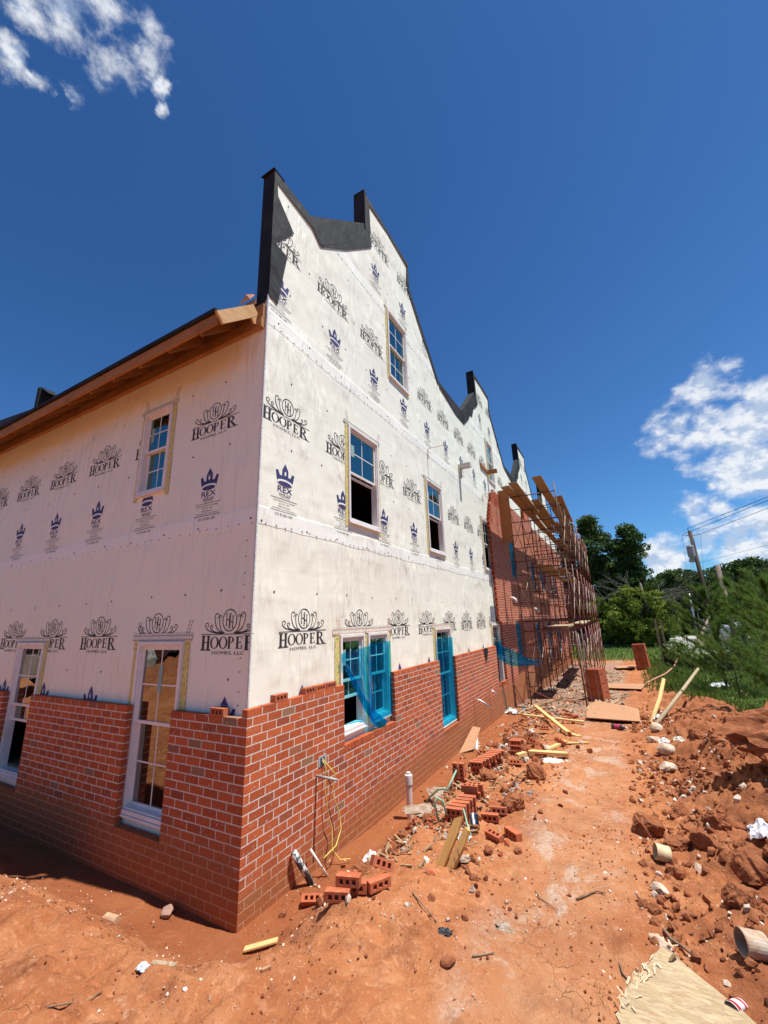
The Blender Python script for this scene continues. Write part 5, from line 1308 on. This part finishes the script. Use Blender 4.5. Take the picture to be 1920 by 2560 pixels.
cube(2.27,13.15,gz(2.3,13.1)-.03,.50,.62,1.06,-17,'nearer strapped cube of red bricks standing on the path beside the scaffold',-2)
cube(4.05,25.9,gz(4,25.9)-.03,.62,.62,1.45,-10,'farther strapped cube of red bricks at the end of the path',-3)

# ------------------------------------------------------------------ vegetation
def leafmat(name,c1,c2,tr=.25):
    m,g,o=newmat(name);at=g.n('ShaderNodeAttribute',attribute_name='col').outputs['Color'];s=g.n('ShaderNodeSeparateColor',{0:at})
    c=g.mix(s.outputs[0],c1,c2)
    d=g.n('ShaderNodeBsdfPrincipled',{'Base Color':c,'Roughness':.65,'Specular IOR Level':.2});t=g.n('ShaderNodeBsdfTranslucent',{'Color':c})
    x=g.n('ShaderNodeMixShader',{0:tr,1:d.outputs[0],2:t.outputs[0]});g.nt.links.new(x.outputs[0],o.inputs[0]);return m
MT['lf_dark']=leafmat('dark_leaves',(.030,.060,.013),(.085,.135,.030))
MT['lf_mid']=leafmat('mid_leaves',(.05,.085,.014),(.12,.17,.03))
MT['lf_light']=leafmat('light_leaves',(.11,.16,.018),(.25,.30,.045),.35)
MT['needle']=leafmat('pine_needles',(.035,.085,.014),(.17,.26,.05),.4)
MT['grass']=leafmat('grass_blade',(.07,.13,.02),(.20,.26,.06),.35)
MT['bark']=simple('bark',(.10,.075,.055),(.055,.042,.03),8,.95,.02,stretch=(3,3,.5))
def leaves(centers,size,aspect=.6):
    n=len(centers);C=np.asarray(centers,float)
    a=rng.normal(size=(n,3));a/=np.linalg.norm(a,axis=1)[:,None];b=rng.normal(size=(n,3));b-=a*(a*b).sum(1)[:,None];b/=np.linalg.norm(b,axis=1)[:,None]
    s=(np.asarray(size)*rng.uniform(.6,1.3,n))[:,None];a=a*s;b=b*s*aspect
    V=np.stack([C-a,C-b*.9+a*.1,C+a,C+b],1).reshape(-1,3);F=np.arange(4*n).reshape(-1,4);return V,F
def tree(x,y,h,w,label,mat='lf_dark',n=7000,size=.16,seed=0,trunk=.22,cs=1.0,name='tree',crown0=.18,clumps=60,grp=None,shape='round',sub_=None,lean=0):
    zb=gz(x,y)-.1;t=empty(name,(x,y,zb),label=label,cat='tree' if 'pine' not in name else 'pine',group=grp)
    rr=np.random.default_rng(seed);K=clumps
    hh=rr.uniform(crown0,1,K)
    if shape=='round':rad=np.sqrt(np.clip(1-((hh-.58)/.5)**2,.05,1))
    elif shape=='cone':rad=(1.05-hh)*1.0+.08
    else:rad=np.clip(.62+.38*np.sin(hh*16+seed)+rr.normal(0,.16,K),.2,1.15)*np.clip(1.25-hh,.22,1)
    th=rr.uniform(0,2*np.pi,K);q=np.sqrt(rr.uniform(.1,1,K))*rad*w/2
    cc=np.stack([q*np.cos(th)+lean*hh,q*np.sin(th),hh*h],1);cr=(rr.uniform(.07,.15,K)*w*.85+.1)*cs
    idx=rr.integers(0,K,n);dd=rr.normal(size=(n,3));dd/=np.linalg.norm(dd,axis=1)[:,None];rad2=rr.uniform(.35,1,n)**.5
    P_=cc[idx]+dd*(cr[idx]*rad2)[:,None]*np.array([1,1,.72 if shape!='lay' else .5])
    V,F=leaves(P_,size);sh=np.clip(.5+.5*dd[:,2]*.0+rr.normal(0,.25,n)+ (rr.random(K)[idx]-.5)*.8,0,1)
    col=np.repeat(np.stack([sh,sh,sh,np.ones(n)],1),4,0)
    np_mesh('crown',V,F,MT[mat],col,t)
    m=MB();m.tube([(0,0,0),(lean*.2,.05*w*.2,h*.35),(lean*.6,0,h*.8)],trunk,8,r2=trunk*.25)
    for i in range(0,K,3):
        c=cc[i];z0=max(.1*h,c[2]-.12*h);m.tube([(lean*.6*z0/h,0,z0),((c[0])*.6,c[1]*.6,(z0+c[2])/2+.1),tuple(c)],trunk*.22,5,r2=trunk*.05)
    m.build('trunk',MT['bark'],t,smooth=True);return t
def xy(az,el_or_none,d):
    l=math.hypot(*az);return 3.2347+az[0]/l*d,-3.102+az[1]/l*d
def at(az,d):return xy(az,None,d)
# big dark tree and companions
x,y=at((.040,.999),54);tree(x,y,13.0,8.4,'tall dark evergreen tree with layered branches at the end of the path','lf_dark',19000,.16,1,.3,crown0=.12,clumps=150,shape='lay')
x,y=at((-.030,.999),56);tree(x,y,15.0,9.5,'tall dark tree directly behind the end of the scaffold','lf_dark',19000,.17,2,.3,crown0=.1,clumps=140,shape='lay')
x,y=at((-.075,.997),60);tree(x,y,15.5,8,'tallest dark tree, mostly hidden by the building end','lf_dark',22000,.18,3,.3,crown0=.05,clumps=150,shape='lay')
x,y=at((.003,.999),62);tree(x,y,10,8.5,'dark tree in the gap between the two tall evergreens','lf_mid',16000,.17,4,.3,crown0=.03,clumps=120,shape='lay')
x,y=at((.040,.999),50.5);tree(x,y,5.8,6.0,'light green broadleaf tree standing in front of the tall dark one','lf_light',15000,.12,5,.14,crown0=.1,clumps=70)
x,y=at((-.012,.999),50);tree(x,y,4.8,4.6,'light green tree half hidden by the scaffold posts','lf_light',9000,.12,6,.12,crown0=.12,clumps=50)
x,y=at((.067,.998),56);tree(x,y,5.6,4.5,'mid green tree on the right of the light green one','lf_mid',9000,.13,7,.12,crown0=.05,clumps=50)
x,y=at((.022,.999),58);tree(x,y,6.2,7.5,'dark undergrowth tree below the tall evergreen','lf_dark',12000,.16,8,.2,crown0=.0,clumps=60,cs=1.5)
for i,(x,y,h,w) in enumerate(((8.9,4.3,6.2,3.8),(9.6,8.2,6.5,4.0),(8.4,1.2,5.2,3.0))):
    tree(x,y,h,w,['broadleaf tree just right of the frame shading the bank','second broadleaf tree outside the frame behind the first','small tree outside the frame shading the near bank'][i],'lf_mid',6000,.13,60+i,.12,crown0=.5,clumps=40)
# leafless branches
x,y=at((.060,.998),50)
bt=empty('bare_tree',(x,y,gz(x,y)),label='leafless grey branches spreading right of the tall evergreen',cat='tree');m=MB();rr=random.Random(4)
def branch(p,d,L,r,lv):
    q=p+d*L;m.tube([p,p+d*L*.5+Vector((0,0,L*.04)),q],r,5,r2=r*.55)
    if lv:
        for i in range(3 if lv>1 else 2):
            e=(d+Vector((rr.uniform(-.7,.7),rr.uniform(-.5,.5),rr.uniform(-.45,.6)))).normalized();branch(p+d*L*rr.uniform(.45,1),e,L*rr.uniform(.5,.75),r*.55,lv-1)
m.tube([(0,0,0),(-.3,0,3.2),(-.6,0,6.2)],.14,7,r2=.09)
for d,L in(((1,0,.35),2.6),((.9,0,.1),2.2),((1,.2,.6),2.0),((-.9,0,.3),2.8),((-1,-.2,.05),2.6),((.6,0,-.25),1.8),((-.7,0,.7),2)):
    branch(Vector((-.45,0,rr.uniform(3.6,5.6))),Vector(d).normalized(),L,.065,4)
m.build('branches',simple('dead_wood',(.20,.17,.14),(.12,.10,.085),9,.9),bt,smooth=True)
# tree line on the right
TLN=['leftmost','second','third','fourth','fifth','sixth','seventh','eighth','ninth','tenth','eleventh','twelfth','thirteenth','rightmost']
for i in range(14):
    az=(.062+i*.0205,.99);d=84+5*math.sin(i*2.3);x,y=at(az,d)
    el=[.058,.062,.075,.078,.074,.070,.076,.082,.084,.078,.076,.080,.075,.078][i];h=el*d+3.3
    tree(x,y,h,5.6+.8*math.sin(i*1.7),'%s tree of the dark wood beyond the road'%TLN[i],'lf_dark',8000,.22,20+i,.2,crown0=.02,clumps=60,cs=1.45,grp='trees of the wood beyond the road')
xs_=[]
for i in range(9000):
    a=U(.03,.42);d=U(88,98);x,y=at((a,.985),d);xs_.append((x,y,-2.5+random.random()*4.8))
V,F=leaves(xs_,.35);c=np.repeat(np.clip(rng.normal(.25,.15,len(xs_)),0,1),4);np_mesh('woodland',V,F,MT['lf_dark'],np.stack([c,c,c,c*0+1],1),kind='stuff')
xs_=[]
for i in range(5200):
    a=U(-.35,.10);d=U(66,80);x,y=at((a,.985),d);xs_.append((x,y,-2.5+random.random()*5.5))
V,F=leaves(xs_,.33);c=np.repeat(np.clip(rng.normal(.25,.15,len(xs_)),0,1),4);np_mesh('woodland',V,F,MT['lf_dark'],np.stack([c,c,c,c*0+1],1),kind='stuff')
x,y=at((.052,.998),150)
np_mesh('hills',[(-60,190,-3),(120,190,-3),(120,190,10),(60,190,9.5),(20,190,9),(-60,190,8),],[(0,1,2,5),(5,2,3,4)],simple('wooded_hill',(.03,.06,.02),(.05,.09,.03),.4,.95),kind='structure') if False else None
# young pines
def pine(x,y,h,w,label,n=5200,seed=0,dens=1):
    t=empty('pine_tree',(x,y,gz(x,y)-.05),label=label,cat='pine',group='young pines on the right');rr=np.random.default_rng(seed)
    m=MB();m.tube([(0,0,0),(.03,0,h*.5),(0,.02,h)],.035*h/3,7,r2=.008);tips=[]
    nb=int(9*h)
    for i in range(nb):
        z=h*(.10+.86*(i/nb));L=w/2*(1.06-z/h)**.75*rr.uniform(.7,1.15);a=rr.uniform(0,6.28);up=.75+.5*z/h
        e=(L*math.cos(a),L*math.sin(a),z+L*up*.75);mid=(L*.5*math.cos(a),L*.5*math.sin(a),z+L*.22);m.tube([(0,0,z),mid,e],.010*h/3,4,r2=.004)
        for s in np.linspace(.30,1.0,7):
            p=np.array([L*s*math.cos(a),L*s*math.sin(a),z+L*up*.75*s**1.5]);tips.append((p,np.array([math.cos(a),math.sin(a),.9+.6*s])))
            if s>.5:
                a2=a+rr.uniform(-1,1);p2=p+np.array([math.cos(a2),math.sin(a2),.7])*L*.22;tips.append((p2,np.array([math.cos(a2),math.sin(a2),1.3])))
    tips.append((np.array([0,0,h]),np.array([0,0,1])))
    m.build('trunk',MT['bark'],t,smooth=True)
    k=max(1,n//len(tips));T=len(tips);Pn=np.repeat(np.array([p for p,_ in tips]),k,0);D=np.repeat(np.array([d/np.linalg.norm(d) for _,d in tips]),k,0)
    N=len(Pn);d=D*1.5+rr.normal(0,.5,(N,3));d/=np.linalg.norm(d,axis=1)[:,None];ln=rr.uniform(.10,.24,N)[:,None]*(h/3)**.4
    b=Pn+rr.normal(0,.02,(N,3));sd=np.cross(d,rr.normal(size=(N,3)));sd/=np.linalg.norm(sd,axis=1)[:,None];wd=.0042*(h/3)**.5
    V=np.stack([b-sd*wd,b+sd*wd,b+d*ln],1).reshape(-1,3);F=np.arange(3*N).reshape(-1,3)
    c=np.repeat(np.clip(rr.normal(.45,.25,N)+.2*d[:,2],0,1),3);np_mesh('crown',V,F,MT['needle'],np.stack([c,c,c,c*0+1],1),t);return t
x,y=at((.150,.989),21);pine(x,y,3.9,3.4,'young pine left of the large pines, a dark trunk showing below',18000,1)
x,y=at((.235,.972),14.5);pine(x,y,3.5,3.2,'large bushy young pine cut by the right picture edge',24000,2)
x,y=at((.19,.98),23);pine(x,y,4.2,3.2,'young pine between the left one and the edge one, farther back',15000,3)
x,y=at((.105,.995),25);pine(x,y,1.5,2.6,'low sprawling pine in front of the silt fence',15000,4)
x,y=at((.275,.961),12);pine(x,y,2.7,2.8,'pine just outside the frame whose needles reach in from the right',22000,5)
x,y=at((.255,.967),20);pine(x,y,3.9,3.3,'tall young pine behind the bushy edge pine',15000,7)
x,y=at((.165,.986),18);pine(x,y,1.7,2.8,'low bushy pine at the foot of the left pine',11000,8)
x,y=at((.21,.978),16.5);pine(x,y,1.6,2.8,'low bushy pine at the foot of the edge pine',9000,9)
x,y=at((.33,.944),9.5);pine(x,y,3.4,3.0,'pine out of frame that shades the bank',16000,6)
# grass
def grass(n,fx,fy,h0,h1,keep=lambda x,y:True,name='grass'):
    x=np.array([fx() for _ in range(n)]);y=np.array([fy() for _ in range(n)]);k=np.array([keep(a,b) for a,b in zip(x,y)]);x=x[k];y=y[k];z=ground(x,y)-.01;N=len(x)
    h=rng.uniform(h0,h1,N);a=rng.uniform(0,6.28,N);w=.004+.0035*h/.2+.0006*np.abs(y);ln=rng.uniform(-.5,.5,(N,2))*h[:,None]
    b0=np.stack([x-w*np.cos(a),y-w*np.sin(a),z],1);b1=np.stack([x+w*np.cos(a),y+w*np.sin(a),z],1);tp=np.stack([x+ln[:,0],y+ln[:,1],z+h],1)
    V=np.stack([b0,b1,tp],1).reshape(-1,3);c=np.repeat(np.clip(rng.normal(.5,.25,N),0,1),3);np_mesh(name,V,np.arange(3*N).reshape(-1,3),MT['grass'],np.stack([c,c,c,c*0+1],1),kind='stuff')
grass(26000,lambda:U(4.2,14),lambda:U(7,32),.06,.30,lambda x,y:x>np.interp(y,[6,16],[6.4,4.4])+.9*float(vn(x,y*.8,3)))
grass(16000,lambda:U(-2,24),lambda:U(31,60),.10,.30)
grass(2500,lambda:U(3.2,6),lambda:U(16,30),.1,.4,lambda x,y:x>3.9+.5*float(vn(x,y,5)))
# weeds clump on the bank
# ------------------------------------------------------------------ silt fence and stakes
sf=empty('silt_fence',(6,25,-2.3),label='sagging black silt fence in front of the pines',cat='fence')
pts=[(5.2,27.6),(5.7,26.8),(6.3,26.2),(7.0,25.8),(7.8,25.8),(8.8,26.0)]
hs=[1.35,.95,.62,.75,.85,.8];m=MB()
vs=[];n=40
for i in range(n+1):
    s=i/n*5;k=min(int(s),4);t=s-k;x=pts[k][0]+(pts[k+1][0]-pts[k][0])*t;y=pts[k][1]+(pts[k+1][1]-pts[k][1])*t+.08*math.sin(i);h=hs[k]+(hs[k+1]-hs[k])*t-.12*math.sin(t*math.pi)
    vs+=[(x,y,gz(x,y)-.05),(x,y+.03,gz(x,y)+h*.5),(x,y,gz(x,y)+h)]
m.add(vs,[(3*i+j,3*i+3+j,3*i+4+j,3*i+1+j) for i in range(n) for j in(0,1)])
sub(m.build('fabric',simple('black_geotextile',(.018,.018,.02),(.03,.03,.03),6,.8,.02),None),sf)
for x,y in pts[1:]:
    mm=MB();mm.box((x-.02,y-.02,gz(x,y)-.1),(x+.02,y+.02,gz(x,y)+1.0));sub(mm.build('stake',MT['plypale'],None),sf)
def post(x0,y0,x1,y1,h,label,w=.09):
    m=MB();m.obox((x0,y0,gz(x0,y0)-.1),(x1,y1,gz(x0,y0)+h),w,w);m.build('timber_post',MT['plypale'],None,label=label,category='post',group='timber posts by the silt fence')
post(5.15,27.6,5.12,27.6,2.75,'left one of two timber posts standing side by side at the fence end')
post(5.42,27.7,5.40,27.7,2.75,'right one of two timber posts standing side by side at the fence end')
post(6.35,28.5,8.6,31.5,3.1,'long timber brace slanting up to the right behind the fence',.10)
# ------------------------------------------------------------------ road, verge objects
m=MB();m.add([(6.6,38,-2.40),(9.9,38,-2.40),(16,60,-2.46),(30,66,-2.46),(60,70,-2.46),(60,76,-2.46),(28,72,-2.46),(13,70,-2.46),(9.2,66,-2.46),(6.8,52,-2.44)],[(0,1,2,9),(9,2,3,6),(9,6,7,8),(3,4,5,6)])
m.build('road',simple('pale_asphalt',(.42,.40,.38),(.34,.32,.3),3,.9),None,kind='structure')
m=MB();m.box((-6,47.3,-2.5),(5.4,47.6,-2.28));m.build('kerb',simple('pale_kerb',(.42,.40,.36),(.33,.31,.28),4,.9),None,kind='structure')
def van(x,y,z,az,label,col,dark=False):
    v=empty('van',(x,y,z),R(az),label=label,cat='van')
    L,Wd,Hh=5.2,1.9,1.95
    sec=[(-2.6,.45,1.0),(-2.58,.40,1.75),(-2.2,.40,1.93),(.6,.40,1.93),(1.35,.40,1.25),(2.4,.42,1.05),(2.6,.45,.75)]
    m=MB();vs=[]
    for sx in(-1,1):
        for x_,b,t in sec:vs+=[(x_,sx*Wd/2,b),(x_,sx*(Wd/2-.0),1.05 if t>1.05 else t),(x_,sx*(Wd/2-.16 if t>1.2 else Wd/2-.05),t)]
    n=len(sec);f=[]
    for i in range(n-1):
        for j in(0,1):
            f.append((3*i+j,3*i+3+j,3*i+4+j,3*i+1+j)[::-1]);o_=3*n;f.append((o_+3*i+j,o_+3*i+3+j,o_+3*i+4+j,o_+3*i+1+j))
        f.append((3*i+2,3*i+5,3*n+3*i+5,3*n+3*i+2));f.append((3*i,3*i+3,3*n+3*i+3,3*n+3*i)[::-1])
    f.append((0,1,2,3*n+2,3*n+1,3*n));k=3*(n-1);f.append((k,k+1,k+2,3*n+k+2,3*n+k+1,3*n+k)[::-1])
    m.add(vs,f);m.build('body',simple('van_paint_%s'%('a' if dark else 'b'),col,None,2,.25,metal=.3),v,smooth=False,bevel=.03)
    gm=simple('van_glass',(.012,.014,.016),(.02,.02,.022),3,.08)
    for a,b in((-2.35,-1.35),(-1.25,-.2),(-.1,.75)):
        for sx in(-1,1):
            m=MB();o1=sx*(Wd/2+.004);o2=sx*(Wd/2-.125);m.add([(a,o1,1.12),(b,o1,1.12),(b-(.0 if b<.5 else .25),o2,1.72),(a,o2,1.72)],[(0,1,2,3)] if sx<0 else [(3,2,1,0)]);m.build('side_window',gm,v)
    m=MB();m.add([(.66,-.70,1.88),(.66,.70,1.88),(1.38,.78,1.29),(1.38,-.78,1.29)],[(0,3,2,1)]);m.build('windscreen',gm,v)
    m=MB();m.add([(-2.605,-.7,1.15),(-2.605,.7,1.15),(-2.595,.66,1.7),(-2.595,-.66,1.7)],[(0,3,2,1)]);m.build('rear_window',gm,v)
    for a in(-1.65,1.7):
        for sx in(-1,1):
            w=MB();mt=Matrix.Translation((a,sx*(Wd/2-.1),.36))@Matrix.Rotation(R(90),4,'X');w.lathe([(.2,-.11),(.34,-.11),(.36,-.07),(.36,.07),(.34,.11),(.2,.11)],24,mat=mt);wh=w.build('wheel',simple('tyre',(.02,.02,.02),None,5,.8),v,smooth=False)
            w=MB();w.lathe([(0,-.1),(.2,-.1),(.21,0),(.2,.1),(0,.1)],16,mat=mt);w.build('rim',MT['galv'],wh)
    for sx in(-1,1):
        m=MB();m.box((2.45,sx*.65-.15,.82),(2.56,sx*.65+.15,.98));m.build('headlight',simple('lamp_lens',(.7,.7,.7),None,5,.2),v)
        m=MB();m.box((-2.62,sx*.82-.08,.95),(-2.55,sx*.82+.08,1.35));m.build('tail_light',simple('tail_lens',(.35,.03,.02),None,5,.3),v)
    return v
van(.9,50.6,gz(1,50.6),184,'silver grey passenger van parked behind the end of the scaffold',(.22,.24,.27))
van(-13.5,-4.4,-1.0,-25,'white van parked behind the photographer, seen only mirrored in the window glass',(.62,.62,.6),True)
# car in the shade left of the big tree
def small_car(x,y,az,label):
    v=empty('parked_car',(x,y,gz(x,y)),R(az),label=label,cat='car')
    m=MB();sec=[(-2.1,.3,.75),(-2.0,.28,.95),(-1.3,.28,1.0),(-.8,.28,1.42),(.4,.28,1.42),(1.1,.28,.98),(2.0,.28,.85),(2.1,.3,.6)];n=len(sec);vs=[]
    for sx in(-1,1):
        for a,b,t in sec:vs+=[(a,sx*.87,b),(a,sx*(.87 if t<1.1 else .66),t)]
    f=[]
    for i in range(n-1):
        f+=[(2*i+1,2*i+3,2*i+2,2*i),(2*n+2*i,2*n+2*i+2,2*n+2*i+3,2*n+2*i+1),(2*i+1,2*n+2*i+1,2*n+2*i+3,2*i+3)]
    m.add(vs,f);m.build('body',simple('dark_car_paint',(.03,.032,.036),None,3,.25),v,bevel=.03)
    for a in(-1.3,1.35):
        for sx in(-1,1):
            w=MB();w.lathe([(0,-.09),(.31,-.09),(.32,0),(.31,.09),(0,.09)],20,mat=Matrix.Translation((a,sx*.78,.31))@Matrix.Rotation(R(90),4,'X'));w.build('wheel',simple('tyre2',(.02,.02,.02),None,5,.8),v)
    m=MB();m.add([(.45,-.6,1.38),(.45,.6,1.38),(1.05,.72,1.02),(1.05,-.72,1.02)],[(0,3,2,1)]);m.build('windscreen',simple('car_glass',(.05,.06,.07),None,5,.1),v)
small_car(4.6,51.5,8,'dark car parked in tree shade right of the silver van')
# weathered grey fence panels beside the road
fp=empty('panel_stack',(11.5,42,-2.45),label='leaning stack of weathered pale fence panels beside the road',cat='panels');m=MB()
for i in range(13):
    x=9.4+i*.32;m.obox((x,42,-2.5),(x-.25,42+.1*math.sin(i),-2.5+2.5-.07*i+.2*math.sin(i*1.9)),.26,.05,(0,1,0))
sub(m.build('slats',simple('grey_slats',(.46,.41,.36),(.30,.26,.22),5,.9,.01,stretch=(1,1,.2)),None),fp)
m=MB();m.obox((9.0,41.9,-1.9),(13.2,41.9,-2.1),.05,.1);sub(m.build('rail',MT['plypale'],None),fp)
lump('white_tarp',11.0,40.2,.8,77,simple('silver_tarp',(.60,.62,.64),(.5,.5,.52),2,.5,.05),'crumpled silvery white tarp over the fence panels','tarp',None,1.2,.8,.8,z=-.9,rough=1)
# ------------------------------------------------------------------ utility poles and wires
wirem=simple('wire_black',(.02,.02,.022),None,4,.6);polem=simple('pole_wood',(.095,.07,.05),(.06,.045,.035),4,.9,stretch=(3,3,.3))
def pole(az0,az1,el,d,r,label,arms=(),name='utility_pole',mat=None,grp='utility poles'):
    x0,y0=at(az1,d);x1,y1=at(az0,d);zt=.782+el*d;z0=gz(x0,y0)-.2;p=empty(name,(x0,y0,z0),label=label,cat='pole',group=grp)
    m=MB();m.tube([(0,0,0),(x1-x0,y1-y0,zt-z0)],r,10,r2=r*.72);m.build('post',mat or polem,p,smooth=True);return p,Vector((x1,y1,zt))
def part(p,m,name,mat,**k):
    o=m.build(name,mat,None,**k);o.parent=p;o.matrix_parent_inverse=Matrix.Translation(-p.location);return o
p1,T1=pole((.1474,.9891),(.1525,.988),.1535,36,.17,'tall wooden power pole with transformer and street lamp')
L1=Vector((*at((.1344,.9909),36),.782+.1473*36));R1=Vector((*at((.1625,.9867),36),.782+.1451*36));K1=Vector((*at((.1451,.9894),36),.782+.159*36))
m=MB();c=(L1+R1)/2;c.z-=.12;m.tube([L1,c,R1],.03,6);part(p1,m,'crossarm',MT['galv'])
m=MB();m.tube([T1-Vector((0,0,.5)),K1],.03,6);part(p1,m,'top_bracket',MT['galv'])
m=MB();c=Vector((*at((.1462,.9893),35.7),.782+.1125*36));m.lathe([(0,-.42),(.2,-.42),(.22,-.35),(.22,.32),(.18,.4),(0,.4)],16,mat=Matrix.Translation(c+Vector((-.15,0,0))));part(p1,m,'transformer',simple('grey_transformer',(.36,.37,.38),None,4,.4))
m=MB();c=Vector((*at((.1410,.9899),36),.782+.0955*36));m.lathe([(.02,.25),(.1,.2),(.2,.0),(.16,-.12),(0,-.14)],14,mat=Matrix.Translation(c));m.tube([c+Vector((0,0,.22)),c+Vector((.25,0,.3))],.02,6);part(p1,m,'street_lamp',simple('lamp_head',(.45,.47,.5),None,4,.4))
for i in(0,1,2):
    m=MB();c=T1+Vector((-.16,-.05,-1.3-i*.35));m.lathe([(.03,-.1),(.07,0),(.03,.1)],8,mat=Matrix.Translation(c));part(p1,m,'insulator',simple('insulator',(.25,.2,.18),None,4,.3))
p2,T2=pole((.1772,.9842),(.178,.984),.0833,30,.16,'short grey weathered pole stub between the tall pole and the pines',mat=simple('grey_pole',(.24,.19,.15),(.17,.13,.10),4,.9))
p3,T3=pole((.1251,.9921),(.1233,.9924),.0331,41,.10,'pale metal service pole with a coiled cable on top',mat=MT['galv'])
m=MB();m.tube([T3+Vector((.3*math.cos(a)-.25,0,.3*math.sin(a)-.3)) for a in np.linspace(0,6.3,16)],.035,6);m.tube([T3+Vector((-.5,0,-.3)),T3+Vector((-.15,0,-1.6))],.03,6);part(p3,m,'coiled_cable',wirem)
p4,T4=pole((.0973,.9953),(.0981,.9952),.0202,78,.15,'far power pole with two crossarms, left one of the distant pair')
m=MB();
for dz in(.0,-.95):m.obox(T4+Vector((-1.9,0,dz)),T4+Vector((1.9,0,dz)),.12,.12)
part(p4,m,'crossarm',polem)
m=MB();m.lathe([(0,-.5),(.3,-.5),(.3,.5),(0,.5)],12,mat=Matrix.Translation(T4+Vector((-.3,0,-3.0))));part(p4,m,'transformer',MT['galv'])
p5,T5=pole((.1064,.9943),(.1045,.994),.0178,84,.14,'far power pole with crossarms, right one of the distant pair')
m=MB()
for dz in(-.2,-.8):m.obox(T5+Vector((-1.5,0,dz)),T5+Vector((1.7,0,dz)),.12,.12)
part(p5,m,'crossarm',polem)
lp=empty('street_light',(*at((.1317,.9913),60),-2.5),label='small street light with curved arm among the dark trees',cat='street light')
A=Vector((*at((.1317,.9913),60),.782-.0162*60));Bp=Vector((*at((.1297,.9915),60),.782+.0025*60));m=MB();m.tube([A+Vector((.3,0,-2.2)),A,A+(Bp-A)*.6+Vector((.05,0,.2)),Bp+Vector((.2,0,.1)),Bp],.05,7);part(lp,m,'arm',MT['galv'])
m=MB();m.obox(Bp+Vector((-.5,0,0)),Bp+Vector((.4,0,.05)),.2,.12);part(lp,m,'lamp_head',simple('lamp_pale',(.6,.6,.6),None,4,.4))
def wire(a,b,sag,r,label,seg=16):
    a=Vector(a);b=Vector(b);m=MB();m.tube([a+(b-a)*(i/seg)-Vector((0,0,4*sag*(i/seg)*(1-i/seg))) for i in range(seg+1)],r,5);m.build('power_line',wirem,None,label=label,category='wire',group='overhead power lines')
def far(az,el,d):return Vector((*at(az,d),.782+el*d))
wire(K1,far((.30,.954),.205,26),.0,.014,'topmost power line running from the tall pole to the upper right')
wire(L1,far((.30,.954),.200,26),.0,.014,'second power line from the top, starting at the left end of the crossarm')
wire(R1,far((.30,.954),.186,28),.0,.014,'third power line, starting at the right end of the crossarm')
wire(T1+Vector((.1,0,-2.3)),far((.30,.954),.120,30),.0,.008,'thin faint service wire below the three power lines')
wire(T1+Vector((.1,0,-4.1)),far((.30,.954),.100,27),.05,.022,'upper thick telephone cable above the pines')
wire(T1+Vector((.1,0,-4.3)),far((.30,.954),.091,26),.12,.018,'lower thick telephone cable above the pines')
wire(T1+Vector((-.1,0,-2.7)),far((.02,.999),.045,58),.1,.010,'service wire sloping from the tall pole down to the left trees')
wire(L1,far((.126,.992),.02,60),0,.008,'line dropping steeply left from the crossarm')
wire(K1,far((.131,.991),.02,60),0,.008,'line dropping steeply from the pole top')
wire(T1+Vector((-.1,0,-.9)),far((.136,.991),.02,60),0,.008,'line dropping steeply beside the pole')
wire(R1,far((.150,.989),.03,60),0,.008,'line dropping steeply right of the pole')

# ------------------------------------------------------------------ behind the camera, mirrored by the shaded windows
rb=empty('neighbour_building',(-16,-11,-1.2),label='red brick building behind the photographer, mirrored in the tall shaded window',cat='building')
m=MB();m.box((-24,-13,-1.6),(-8,-12.4,5.5));part(rb,m,'wall',simple('far_brick',(.20,.055,.03),(.14,.04,.025),9,.9))
m=MB()
for i in range(46):m.box((-24,-12.398,-1.2+i*.14),(-8,-12.39,-1.185+i*.14))
part(rb,m,'mortar_joints',MT['mortar'])
m=MB();m.box((-14.6,-12.39,-.4),(-13.6,-12.36,1.4));part(rb,m,'window',MT['vinyl'])
n=24;V=[];
for j in range(n+1):
    for i in range(n+1):
        x=-12+i/n*6.5;y=-8.6+j/n*2.3;V.append((x,y,gz(x,y)+.08+.22*float(fbm(x*1.3,y*1.8,3,3))+.1))
F=[(j*(n+1)+i,j*(n+1)+i+1,(j+1)*(n+1)+i+1,(j+1)*(n+1)+i) for j in range(n) for i in range(n)]
np_mesh('black_tarp',V,F,simple('black_plastic',(.02,.022,.025),(.03,.03,.035),4,.25,.03),smooth=True,label='crumpled black plastic sheet on the soil bank behind the photographer',category='tarp')
